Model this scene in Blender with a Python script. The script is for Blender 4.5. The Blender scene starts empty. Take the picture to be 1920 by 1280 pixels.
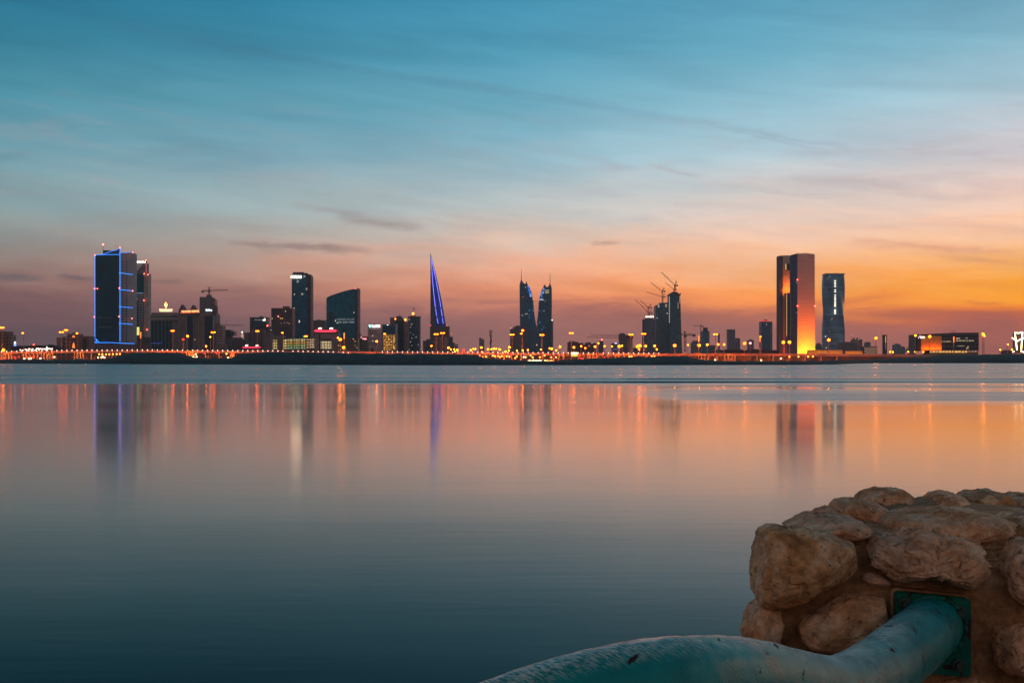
import bpy, bmesh, math, random
from mathutils import Vector, Matrix, noise
random.seed(11)
S = bpy.context.scene
COL = S.collection
F = 2667.0; HZ = 673.0; CX = 960.0; CH = 2.5      # focal length, horizon row, centre column (photo pixels), eye height (m)

def P(px, py, D): return Vector(((px-CX)/F*D, D, CH+(HZ-py)/F*D))
def PX(px, D): return (px-CX)/F*D
def PZ(py, D): return CH+(HZ-py)/F*D
def lin(c): return tuple(((v/255.0)/12.92 if v <= 10 else ((v/255.0+0.055)/1.055)**2.4) for v in c)
def interp(tab, x):
    if x <= tab[0][0]: return tab[0][1]
    for (a, va), (b, vb) in zip(tab, tab[1:]):
        if x <= b: return va+(vb-va)*(x-a)/(b-a)
    return tab[-1][1]

# ------------------------------------------------------------------ node helper
class N:
    def __init__(s, tree): s.t = tree; s.n = tree.nodes; s.l = tree.links
    def new(s, typ, **kw):
        n = s.n.new(typ)
        for k, v in kw.items(): setattr(n, k, v)
        return n
    def put(s, sock, v):
        if isinstance(v, bpy.types.NodeSocket): s.l.new(v, sock)
        elif v is not None:
            if sock.type == 'RGBA' and hasattr(v, '__len__') and len(v) == 3: v = (*v, 1)
            sock.default_value = v
    def m(s, op, a, b=None, c=None, clamp=False):
        n = s.new('ShaderNodeMath', operation=op); n.use_clamp = clamp
        s.put(n.inputs[0], a); s.put(n.inputs[1], b); s.put(n.inputs[2], c)
        return n.outputs[0]
    def mr(s, v, a, b, c=0.0, d=1.0, it='LINEAR'):
        n = s.new('ShaderNodeMapRange', interpolation_type=it)
        s.put(n.inputs['Value'], v); s.put(n.inputs['From Min'], a); s.put(n.inputs['From Max'], b)
        s.put(n.inputs['To Min'], c); s.put(n.inputs['To Max'], d)
        return n.outputs[0]
    def mix(s, f, a, b, bt='MIX'):
        n = s.new('ShaderNodeMix', data_type='RGBA', blend_type=bt)
        s.put(n.inputs[0], f); s.put(n.inputs[6], a); s.put(n.inputs[7], b)
        return n.outputs[2]
    def sep(s, v):
        n = s.new('ShaderNodeSeparateXYZ'); s.put(n.inputs[0], v); return n.outputs
    def comb(s, x, y, z):
        n = s.new('ShaderNodeCombineXYZ'); s.put(n.inputs[0], x); s.put(n.inputs[1], y); s.put(n.inputs[2], z); return n.outputs[0]
    def noise(s, vec, scale=1, detail=4, rough=0.55, dist=0.0):
        n = s.new('ShaderNodeTexNoise'); s.put(n.inputs['Vector'], vec); s.put(n.inputs['Scale'], scale)
        s.put(n.inputs['Detail'], detail); s.put(n.inputs['Roughness'], rough); s.put(n.inputs['Distortion'], dist)
        return n.outputs[0]
    def ramp(s, f, stops, it='LINEAR'):
        n = s.new('ShaderNodeValToRGB'); cr = n.color_ramp; cr.interpolation = it
        s.put(n.inputs[0], f)
        while len(cr.elements) < len(stops): cr.elements.new(0.5)
        for e, (p, c) in zip(cr.elements, stops):
            e.position = p; e.color = (*c, 1) if len(c) == 3 else c
        return n.outputs[0]
    def vmul(s, v, k):
        n = s.new('ShaderNodeVectorMath', operation='MULTIPLY'); s.put(n.inputs[0], v); s.put(n.inputs[1], k); return n.outputs[0]

def newmat(name):
    m = bpy.data.materials.new(name); m.use_nodes = True
    nt = N(m.node_tree); bs = m.node_tree.nodes['Principled BSDF']
    return m, nt, bs
_mc = {}
def plain(name, col, rough=0.7, metal=0.0, var=0.25, sc=0.15):
    if name in _mc: return _mc[name]
    m, nt, bs = newmat(name)
    pos = nt.new('ShaderNodeNewGeometry').outputs['Position']
    n = nt.noise(pos, sc, 5)
    f = nt.mr(n, 0.3, 0.7, 1-var, 1+var)
    nt.put(bs.inputs['Base Color'], nt.mix(1.0, (*col, 1), nt.comb(f, f, f), 'MULTIPLY'))
    bs.inputs['Roughness'].default_value = rough; bs.inputs['Metallic'].default_value = metal
    if 'glass' in name: bs.inputs['Specular Tint'].default_value = (.25, .75, 1, 1)
    _mc[name] = m
    return m
def glow(name, col, st):
    if name in _mc: return _mc[name]
    m, nt, bs = newmat(name)
    bs.inputs['Base Color'].default_value = (0.3, 0.3, 0.3, 1)
    bs.inputs['Emission Color'].default_value = (*col, 1)
    bs.inputs['Emission Strength'].default_value = st
    _mc[name] = m
    return m
def facade(name, wall, glass, du, dv, fu=0.7, fv=0.6, lit=0.0, litcol=(1, .55, .2), ls=0.8, wr=0.8, gr=0.25, off=0.0):
    """wall with a window grid: du x dv metres per bay, fu x fv of it glass"""
    if name in _mc: return _mc[name]
    m, nt, bs = newmat(name)
    if glass[2] > glass[0]*1.5: glass = (glass[0]*2.6, glass[1]*4.0, glass[2]*4.6); bs.inputs['Specular Tint'].default_value = (.3, .75, 1, 1)
    g = nt.new('ShaderNodeNewGeometry')
    x, y, z = nt.sep(g.outputs['Position'])
    u = nt.m('DIVIDE', nt.m('ADD', nt.m('ADD', x, y), 5000+off), du)
    v = nt.m('DIVIDE', z, dv)
    fu_ = nt.m('FRACT', u); fv_ = nt.m('FRACT', v)
    nz = nt.sep(g.outputs['Normal'])[2]
    w = nt.m('MULTIPLY', nt.m('LESS_THAN', fu_, fu), nt.m('LESS_THAN', fv_, fv))
    w = nt.m('MULTIPLY', w, nt.m('LESS_THAN', nt.m('ABSOLUTE', nz), 0.5))
    wn = nt.new('ShaderNodeTexWhiteNoise', noise_dimensions='2D')
    nt.put(wn.inputs['Vector'], nt.comb(nt.m('FLOOR', u), nt.m('FLOOR', v), 0.0))
    r = wn.outputs['Value']
    k = nt.mr(r, 0, 1, 0.6, 1.5)
    gl = nt.mix(1.0, (*glass, 1), nt.comb(k, k, k), 'MULTIPLY')
    n = nt.mr(nt.noise(g.outputs['Position'], 0.06, 4), .3, .7, .8, 1.2)
    wl = nt.mix(1.0, (*wall, 1), nt.comb(n, n, n), 'MULTIPLY')
    nt.put(bs.inputs['Base Color'], nt.mix(w, wl, gl))
    nt.put(bs.inputs['Roughness'], nt.mr(w, 0, 1, wr, gr))
    if lit > 0:
        sel = nt.m('MULTIPLY', w, nt.m('GREATER_THAN', r, 1-lit))
        wn2 = nt.new('ShaderNodeTexWhiteNoise', noise_dimensions='2D')
        nt.put(wn2.inputs['Vector'], nt.comb(nt.m('FLOOR', v), nt.m('FLOOR', u), 3.0))
        nt.put(bs.inputs['Emission Color'], (*litcol, 1))
        nt.put(bs.inputs['Emission Strength'], nt.m('MULTIPLY', sel, nt.mr(wn2.outputs['Value'], 0, 1, .3*ls, ls)))
        m.cycles.emission_sampling = 'NONE'
    _mc[name] = m
    return m

# ------------------------------------------------------------------ object helpers
USED = {}
def tag(o, label=None, cat=None, group=None, kind=None):
    if label: o['label'] = label
    if cat: o['category'] = cat
    if group: o['group'] = group
    if kind: o['kind'] = kind
    return o
def thing(name, label, cat, loc=(0, 0, 0), group=None):
    o = bpy.data.objects.new(name, None); COL.objects.link(o); o.location = loc
    o.empty_display_size = 1
    return tag(o, label, cat, group)
def obj(name, me, mat, parent=None, smooth=False):
    """mesh given in WORLD coordinates; re-based on its parent's location"""
    if isinstance(me, bmesh.types.BMesh):
        bm = me; me = bpy.data.meshes.new(name); bm.to_mesh(me); bm.free()
    o = bpy.data.objects.new(name, me); COL.objects.link(o)
    if mat: me.materials.append(mat)
    if smooth:
        for p in me.polygons: p.use_smooth = True
    if parent:
        wl = parent.location.copy(); q = parent.parent
        while q: wl += q.location; q = q.parent
        o.parent = parent
        me.transform(Matrix.Translation(-wl))
    return o
def quadbox(bm, pts_lo, pts_hi):
    """prism between two equally long rings of points"""
    n = len(pts_lo)
    a = [bm.verts.new(p) for p in pts_lo]; b = [bm.verts.new(p) for p in pts_hi]
    for i in range(n):
        j = (i+1) % n
        bm.faces.new((a[i], a[j], b[j], b[i]))
    bm.faces.new(list(reversed(a))); bm.faces.new(b)
def bx(bm, x0, x1, y0, y1, z0, z1):
    quadbox(bm, [(x0, y0, z0), (x1, y0, z0), (x1, y1, z0), (x0, y1, z0)], [(x0, y0, z1), (x1, y0, z1), (x1, y1, z1), (x0, y1, z1)])
def bar(bm, a, b, r, n=6):
    a = Vector(a); b = Vector(b); d = (b-a)
    if d.length < 1e-6: return
    d.normalize(); up = Vector((0, 0, 1)) if abs(d.z) < .9 else Vector((1, 0, 0))
    e1 = d.cross(up).normalized(); e2 = d.cross(e1)
    ra, rb = (r, r) if not isinstance(r, tuple) else r
    A = [a+(e1*math.cos(t)+e2*math.sin(t))*ra for t in [2*math.pi*i/n for i in range(n)]]
    B = [b+(e1*math.cos(t)+e2*math.sin(t))*rb for t in [2*math.pi*i/n for i in range(n)]]
    quadbox(bm, A, B)
def ball(bm, c, r, sub=1, sc=(1, 1, 1)):
    mat = Matrix.Translation(Vector(c)) @ Matrix.Diagonal((*sc, 1))
    bmesh.ops.create_icosphere(bm, subdivisions=sub, radius=r, matrix=mat)
GZ = 0.6       # city ground level
def boxpx(parent, name, x0, x1, yt, yb, D, depth, mat, rise=0.0, bev=0.0):
    """box seen from x0..x1 (photo columns), top row yt, bottom row yb (None = ground), front at distance D; rise lifts the right top corner by px"""
    bm = bmesh.new()
    X0, X1 = PX(x0, D), PX(x1, D); z0 = GZ if yb is None else PZ(yb, D); z1 = PZ(yt, D); z2 = PZ(yt-rise, D)
    quadbox(bm, [(X0, D, z0), (X1, D, z0), (X1, D+depth, z0), (X0, D+depth, z0)], [(X0, D, z1), (X1, D, z2), (X1, D+depth, z2), (X0, D+depth, z1)])
    bmesh.ops.recalc_face_normals(bm, faces=bm.faces)
    return obj(name, bm, mat, parent)
def prismpx(parent, name, poly, D, depth, mat, parentless=False, smooth=False):
    """outline in photo pixels extruded away from the viewer"""
    bm = bmesh.new()
    A = [P(x, y, D) if y < 659.5 else Vector((PX(x, D), D, GZ)) for x, y in poly]; B = [v+Vector((0, depth, 0)) for v in A]
    quadbox(bm, A, B); bmesh.ops.recalc_face_normals(bm, faces=bm.faces)
    return obj(name, bm, mat, parent, smooth)
def barpx(bm, a, b, D, r, n=6): bar(bm, P(a[0], a[1], D), P(b[0], b[1], D), r, n)
def linepx(parent, name, pts, D, r, mat):
    bm = bmesh.new()
    for a, b in zip(pts, pts[1:]): barpx(bm, a, b, D, r)
    return obj(name, bm, mat, parent)
def textpx(parent, name, s, x0, x1, yb, h, D, mat, bold=0.0, tilt=0.0):
    """lettering whose foot starts at (x0, yb), spans to x1 and is h px tall"""
    cu = bpy.data.curves.new(name, 'FONT'); cu.body = s; cu.size = 1; cu.extrude = 0.03; cu.offset = bold
    cu.resolution_u = 2
    o = bpy.data.objects.new(name, cu); COL.objects.link(o)
    dg = bpy.context.evaluated_depsgraph_get(); me = bpy.data.meshes.new_from_object(o.evaluated_get(dg))
    bpy.data.objects.remove(o); bpy.data.curves.remove(cu)
    xs = [v.co.x for v in me.vertices]; ys = [v.co.y for v in me.vertices]
    w = max(xs)-min(xs); hh = max(ys)-min(ys)
    W = (x1-x0)/F*D; H = h/F*D; o0 = P(x0, yb, D); mx, my = min(xs), min(ys)
    for v in me.vertices:
        x, y, z = v.co
        v.co = (o0.x+(x-mx)/w*W, o0.y-z*H*0.6, o0.z+(y-my)/hh*H+(x-mx)/w*W*tilt)
    return obj(name, me, mat, parent)
# ------------------------------------------------------------------ sky
def build_world():
    w = bpy.data.worlds.new("World"); S.world = w; w.use_nodes = True
    t = w.node_tree; t.nodes.clear(); n = N(t)
    d = n.new('ShaderNodeTexCoord').outputs['Generated']
    x, y, z = n.sep(d)
    az = n.m('ARCTAN2', x, y)
    hyp = n.m('SQRT', n.m('ADD', n.m('MULTIPLY', x, x), n.m('MULTIPLY', y, y)))
    V = n.m('DIVIDE', n.m('MULTIPLY', z, F), n.m('MAXIMUM', hyp, 0.02))          # height above the horizon, px
    U = n.m('MULTIPLY', az, F)                                                    # bearing, px
    # ragged edges of the low cloud bank: bend the height coordinate with drawn-out noise
    q = n.comb(n.m('MULTIPLY', U, 0.0035), n.m('MULTIPLY', V, 0.022), 0.0)
    w1 = n.m('SUBTRACT', n.noise(q, 1.0, 6, 0.6, 0.6), 0.5)
    amp = n.mr(V, 0, 700, 115, 26)
    Vw = n.m('ADD', V, n.m('MULTIPLY', w1, amp))
    q2 = n.comb(n.m('MULTIPLY', U, 0.0012), n.m('MULTIPLY', V, 0.011), 4.2)
    w2 = n.m('SUBTRACT', n.noise(q2, 1.0, 3, 0.5), 0.5)
    Vw = n.m('ADD', Vw, n.m('MULTIPLY', w2, n.mr(V, 0, 600, 10, 50)))
    tt = n.m('DIVIDE', Vw, 1000.0, clamp=True)
    rows = [660, 620, 597, 580, 560, 540, 500, 450, 400, 300, 200, 100, 0]
    cols = {
     -960: [(88,70,74),(96,72,76),(104,75,78),(112,80,81),(122,88,86),(134,100,94),(150,128,118),(143,144,139),(134,157,160),(106,152,165),(74,140,160),(50,123,147),(38,116,148)],
     -480: [(104,77,79),(115,82,83),(126,88,88),(138,94,92),(150,104,97),(166,114,102),(188,144,126),(168,161,153),(156,172,173),(122,161,175),(91,154,174),(64,136,162),(43,127,159)],
     0:    [(140,95,88),(146,97,91),(155,100,93),(176,110,96),(212,130,100),(232,146,106),(242,174,140),(214,189,173),(190,192,188),(143,179,192),(106,167,188),(83,156,183),(66,146,179)],
     480:  [(150,95,86),(160,98,88),(174,102,82),(210,118,78),(252,148,72),(255,160,80),(255,184,128),(244,199,171),(222,202,191),(174,199,209),(142,188,205),(108,172,195),(88,157,187)],
     960:  [(146,84,74),(164,90,76),(198,98,58),(248,134,30),(255,158,24),(255,164,36),(255,181,98),(252,195,151),(242,202,179),(206,197,200),(166,195,208),(136,182,200),(106,164,190)],
    }
    out = None; prev = None
    for c in sorted(cols):
        st = [((HZ-r)/1000.0, lin(k)) for r, k in zip(rows, cols[c])] + [(0.85, tuple(v*0.85 for v in lin(cols[c][-1])))]
        rp = n.ramp(tt, st)
        ang = math.atan(c/F)*F
        if out is None: out = rp
        else: out = n.mix(n.mr(U, prev, ang), out, rp)
        prev = ang
    # ---- cloud streaks (row/column along the photo, half width, strength, colour)
    ST = [(150,36,1000,178,9,.30,(70,108,136)), (800,140,1320,232,7,.27,(100,130,154)), (1240,215,1660,290,5,.34,(130,146,164)), (1270,225,1560,285,3,.3,(130,142,160)),
          (540,382,700,408,7,.5,(150,140,140)), (630,408,800,428,8,.6,(146,128,124)), (420,456,700,470,6,.75,(128,106,104)), (480,468,660,465,4,.4,(140,112,106)),
          (1205,310,1320,334,4,.45,(158,150,158)), (1480,335,1760,352,10,.45,(178,160,162)), (1300,350,1700,330,14,.25,(190,170,170)),
          (1105,456,1165,453,3,.6,(160,126,122)), (1590,452,1930,476,8,.6,(208,142,116)), (1750,480,1960,500,6,.5,(214,142,102)), (1700,410,1960,440,12,.3,(225,170,150)),
          (-40,519,90,521,5,.8,(98,86,88)), (105,514,178,524,5,.85,(96,84,88)), (270,530,345,527,3,.5,(112,90,90)), (-60,545,150,556,7,.4,(120,80,78)), (0,548,300,530,6,.3,(150,112,100)),
          (1060,580,1190,567,6,.6,(160,96,84)), (1130,590,1300,575,9,.5,(156,98,88)), (840,560,1010,548,8,.45,(196,124,98)), (650,575,800,560,8,.4,(158,104,94)),
          (1300,600,1470,590,5,.45,(176,104,84)), (1570,590,1700,602,5,.5,(214,120,60)), (1805,567,1885,569,3,.7,(212,120,52)), (1840,584,1900,581,3,.5,(206,112,56)), (1690,520,1940,540,6,.3,(240,142,52)),
          (560,520,900,500,10,.25,(200,150,128)), (200,300,420,272,12,.22,(108,130,148)), (330,318,520,300,10,.2,(112,132,148)), (-60,298,60,290,9,.35,(86,120,140)), (1450,300,1700,270,14,.2,(176,180,190)),
          (180,585,520,575,12,.3,(122,84,84)), (1330,470,1480,462,6,.2,(226,168,140)), (960,360,1250,348,10,.2,(178,178,182))]
    wn = n.noise(n.comb(n.m('MULTIPLY', U, 0.012), n.m('MULTIPLY', V, 0.05), 9.0), 1.0, 5, 0.6, 0.8)
    wob = n.m('MULTIPLY', n.m('SUBTRACT', wn, 0.5), 26.0)
    brk = n.mr(n.noise(n.comb(n.m('MULTIPLY', U, 0.02), n.m('MULTIPLY', V, 0.09), 2.0), 1.0, 5, 0.65), 0.3, 0.6, 0.5, 1.0)
    for (xa, ya, xb, yb, hw, s, c) in ST:
        u0 = math.atan((xa-CX)/F)*F; u1 = math.atan((xb-CX)/F)*F
        v0 = (HZ-ya)*math.cos(u0/F); v1 = (HZ-yb)*math.cos(u1/F)
        f = n.mr(U, u0, u1, 0, 1)
        vc = n.mr(U, u0, u1, v0, v1)
        dv = n.m('DIVIDE', n.m('SUBTRACT', n.m('ADD', V, wob), vc), float(hw))
        g = n.m('EXPONENT', n.m('MULTIPLY', n.m('MULTIPLY', dv, dv), -1.0))
        win = n.m('MULTIPLY', n.m('MULTIPLY', f, n.m('SUBTRACT', 1.0, f)), 4.0)
        win = n.m('POWER', win, 0.6)
        k = n.m('MULTIPLY', n.m('MULTIPLY', g, win), n.m('MULTIPLY', brk, s))
        out = n.mix(k, out, lin(c))
    # thin high haze streaks everywhere
    hs = n.noise(n.comb(n.m('MULTIPLY', U, 0.002), n.m('MULTIPLY', n.m('SUBTRACT', V, n.m('MULTIPLY', U, -0.12)), 0.016), 7.0), 1.0, 6, 0.62, 0.4)
    hk = n.mr(hs, 0.35, 0.7, 0.90, 1.10)
    ws = n.noise(n.comb(n.m('MULTIPLY', U, 0.0042), n.m('MULTIPLY', n.m('ADD', V, n.m('MULTIPLY', U, .06)), 0.03), 17.0), 1.0, 7, 0.66, 0.7)
    wk = n.m('MULTIPLY', n.mr(ws, .5, .72, 0, .34), n.m('MULTIPLY', n.mr(V, 120, 260, 0, 1), n.mr(V, 520, 360, 0, 1)))
    out = n.mix(wk, out, lin((168, 150, 156)))
    out = n.mix(1.0, out, n.comb(hk, n.m('ADD', n.m('MULTIPLY', hk, .9), .1), n.m('ADD', n.m('MULTIPLY', hk, .8), .2)), 'MULTIPLY')
    # ---- rest of the sky dome: eastern dusk behind the viewer, deep blue overhead
    east = n.ramp(n.mr(V, 0, 2600), [(0.0, (.05, .085, .115)), (0.03, (.07, .12, .155)), (0.1, (.52, .31, .22)), (0.3, (.68, .43, .31)), (0.6, (.26, .30, .33)), (1.0, (.11, .22, .31))])
    gain = n.mr(V, 0, 700, 1.41, 1.03)
    out = n.mix(1.0, out, n.comb(gain, gain, gain), 'MULTIPLY')
    side = n.mr(n.m('ABSOLUTE', n.m('SUBTRACT', az, 0.35)), 0.85, 2.2, 0, 1, 'SMOOTHSTEP')
    out = n.mix(side, out, east)
    sky = n.new('ShaderNodeTexSky', sky_type='NISHITA'); sky.sun_disc = False
    sky.sun_elevation = math.radians(2.0); sky.sun_rotation = math.radians(32); sky.air_density = 1.2; sky.dust_density = 2.0
    nish = n.mix(1.0, sky.outputs[0], (0.1, 0.12, 0.13, 1), 'MULTIPLY')
    zen = n.mix(0.4, (.04, .11, .18, 1), nish)
    out = n.mix(n.mr(V, 1000, 4200, 0, 1, 'SMOOTHSTEP'), out, zen)
    bg = n.new('ShaderNodeBackground'); n.put(bg.inputs[0], out); bg.inputs[1].default_value = 1.0
    o = n.new('ShaderNodeOutputWorld'); n.l.new(bg.outputs[0], o.inputs[0])
    w.cycles.sampling_method = 'MANUAL'; w.cycles.sample_map_resolution = 512
build_world()

cam = bpy.data.cameras.new('camera'); co = bpy.data.objects.new('camera', cam); COL.objects.link(co)
co.location = (0, 0, CH); co.rotation_euler = (math.pi/2, 0, 0)
cam.sensor_width = 36; cam.lens = 36*F/1920; cam.shift_y = (HZ-640)/1920; cam.clip_start = .05; cam.clip_end = 60000
S.camera = co
sun = bpy.data.lights.new('sun', 'SUN'); so = bpy.data.objects.new('sun', sun); COL.objects.link(so)
sun.energy = 0.12; sun.angle = math.radians(12); sun.color = (1, .5, .25)
dirv = Vector((math.sin(math.radians(42))*math.cos(math.radians(7)), math.cos(math.radians(42))*math.cos(math.radians(7)), math.sin(math.radians(7))))
so.rotation_euler = dirv.to_track_quat('Z', 'Y').to_euler()

# ------------------------------------------------------------------ water
def build_water():
    ys = [-12, -4, 2, 6, 10, 15, 20, 30, 40, 60, 80, 100, 120, 140]
    y = 145.0
    while y < 235: ys.append(y); y += 0.3
    ys += [240, 260, 300, 360, 450, 600, 900, 1500, 3000, 7000, 20000]
    r1 = [(-1200, 703.0), (0, 704), (700, 709), (1200, 711.3), (1920, 711.2), (3000, 710)]
    r2 = [(-1200, 710), (0, 711.3), (700, 716.2), (1200, 717.6), (1920, 716), (3000, 715)]
    ncol = 90
    bm = bmesh.new(); rows = []
    for y in ys:
        row = []
        for i in range(ncol+1):
            k = -0.62+1.24*i/ncol
            half = max(abs(y), 40.0)
            X = k*half*1.2 if y < 2000 else k*half*2
            px = CX+F*X/max(y, 1)
            z = 0.0
            if 140 < y < 240:
                for tab, h, s in ((r1, .15, .8), (r2, .19, 0.9)):
                    D = CH*F/(interp(tab, px)-HZ)
                    D += 1.2*noise.noise(Vector((X*.02, 3, 1)))
                    hh = h*(.8+.5*noise.noise(Vector((X*.03, 7, 1))))
                    z += hh*math.exp(-((y-D)/s)**2)
            row.append(bm.verts.new((X, y, z)))
        rows.append(row)
    for a, b in zip(rows, rows[1:]):
        for i in range(ncol): bm.faces.new((a[i], a[i+1], b[i+1], b[i]))
    m, n, bs = newmat('sea_water')
    g = n.new('ShaderNodeNewGeometry'); pos = g.outputs['Position']
    x, y, z = n.sep(pos)
    # wind-ruffled water beyond a slanting line, calm water nearer
    k = n.m('DIVIDE', x, n.m('MAXIMUM', y, 1.0))
    edge = 143.0
    ns = n.noise(n.comb(n.m('MULTIPLY', x, .022), n.m('MULTIPLY', y, .10), 0.0), 1.0, 4, .6)
    yy = n.m('ADD', y, n.m('MULTIPLY', n.m('SUBTRACT', ns, .5), n.mr(k, -.02, .14, 8, 16)))
    ruf = n.mr(yy, n.m('SUBTRACT', edge, 3.0), n.m('ADD', edge, 4.0), 0, 1, 'SMOOTHSTEP')
    st = n.noise(n.comb(n.m('MULTIPLY', x, .006), n.m('MULTIPLY', y, .05), 3.0), 1.0, 5, .65)
    # calm tongues lying in the ruffled water on the right
    # ruffled patch with streaky edges off the right bank
    ps = n.noise(n.comb(n.m('MULTIPLY', x, .011), n.m('MULTIPLY', y, .22), 6.0), 1.0, 4, .6)
    near = n.mr(k, .02, .13, 128, 83, 'SMOOTHSTEP')
    yp = n.m('ADD', y, n.m('MULTIPLY', n.m('SUBTRACT', ps, .5), 34.0))
    patch = n.m('MULTIPLY', n.mr(yp, n.m('SUBTRACT', near, 7.0), n.m('ADD', near, 9.0), 0, 1, 'SMOOTHSTEP'), n.mr(k, .03, .17, 0, 1, 'SMOOTHSTEP'))
    holes = n.mr(n.noise(n.comb(n.m('MULTIPLY', x, .016), n.m('MULTIPLY', y, .13), 12.0), 1.0, 3, .5), .46, .56, 0, 1)
    holes = n.m('MULTIPLY', holes, n.mr(y, 100, 128, 0, 1))
    patch = n.m('MULTIPLY', patch, n.m('SUBTRACT', 1.0, holes))
    ruf = n.m('MAXIMUM', ruf, patch)
    tong = n.m('MULTIPLY', n.mr(n.noise(n.comb(n.m('MULTIPLY', x, .012), n.m('MULTIPLY', y, .16), 5.0), 1.0, 3, .5), .56, .64, 0, .75), n.mr(y, 150, 142, 0, 1))
    ruf = n.m('MULTIPLY', ruf, n.m('SUBTRACT', 1.0, tong))
    stw = n.noise(n.comb(n.m('MULTIPLY', x, .010), n.m('MULTIPLY', y, .022), 21.0), 1.0, 4, .6)
    rr = n.m('ADD', n.m('MULTIPLY', ruf, n.mr(stw, .35, .68, .19, .10)), n.mr(st, .3, .7, .09, .12))
    bs.inputs['Base Color'].default_value = (.0005, .009, .016, 1); bs.inputs['Roughness'].default_value = .9; bs.inputs['Specular IOR Level'].default_value = 0
    gl = n.new('ShaderNodeBsdfAnisotropic'); gl.inputs['Color'].default_value = (1, .90, .85, 1); n.put(gl.inputs['Roughness'], rr)
    fr = n.new('ShaderNodeFresnel'); fr.inputs['IOR'].default_value = 1.16
    fine = n.noise(n.comb(n.m('MULTIPLY', x, .55), n.m('MULTIPLY', y, 2.4), 0.0), 1.0, 5, .62, .3)
    big = n.noise(n.comb(n.m('MULTIPLY', x, .05), n.m('MULTIPLY', y, .22), 8.0), 1.0, 3, .5)
    h = n.m('ADD', n.m('MULTIPLY', fine, .010), n.m('MULTIPLY', big, .05))
    b = n.new('ShaderNodeBump'); b.inputs['Distance'].default_value = 1.0
    n.put(b.inputs['Strength'], n.mr(y, 12, 80, .16, .0)); n.put(b.inputs['Height'], h)
    n.put(gl.inputs['Normal'], b.outputs[0]); n.put(fr.inputs['Normal'], b.outputs[0])
    dt = n.new('ShaderNodeVectorMath', operation='DOT_PRODUCT'); n.put(dt.inputs[0], g.outputs['Incoming']); n.put(dt.inputs[1], b.outputs[0])
    cs = n.m('MULTIPLY', n.m('ABSOLUTE', dt.outputs['Value']), 3.0, clamp=True)
    gy = lambda v: (v, v, v)
    R_ = n.ramp(cs, [(0, gy(.97)), (.10, gy(.90)), (.15, gy(.84)), (.21, gy(.68)), (.28, gy(.50)), (.366, gy(.32)), (.52, gy(.18)), (.67, gy(.10)), (1.0, gy(.04))])
    ms = n.new('ShaderNodeMixShader'); n.put(ms.inputs[0], n.m('MULTIPLY', R_, n.mr(ruf, 0, 1, 1.0, .66))); n.l.new(bs.outputs[0], ms.inputs[1]); n.l.new(gl.outputs[0], ms.inputs[2])
    n.l.new(ms.outputs[0], m.node_tree.nodes['Material Output'].inputs['Surface'])
    o = obj('water', bm, m, None, True); tag(o, kind='structure')
build_water()

# ------------------------------------------------------------------ far shore and city ground
SHORE = [(-600, 681), (0, 681.3), (150, 682), (300, 682.7), (450, 683.3), (600, 684), (780, 684.6), (1200, 684.5), (1470, 684.0), (1560, 683.2), (1605, 681.4), (1640, 680.8), (2500, 680.5)]
TOP = [(-600, 673), (0, 673.4), (60, 673.8), (190, 673.6), (212, 670), (240, 664), (270, 661.2), (330, 661.8), (345, 664), (360, 669), (372, 671.5), (430, 671.3), (445, 667), (460, 662.5), (500, 659.6), (560, 659.8), (640, 661.5), (700, 662.8), (860, 664), (892, 664.8), (905, 669), (918, 672.6), (960, 675.4), (1040, 677), (1060, 674), (1120, 671.6), (1180, 669.2), (1280, 667.2), (1290, 668.2), (1302, 672), (1330, 676.2), (1400, 677), (1500, 677.2), (1560, 676), (1610, 675), (1680, 671), (1740, 668.6), (1760, 666), (1850, 664.4), (1920, 663), (2500, 660)]
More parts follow.
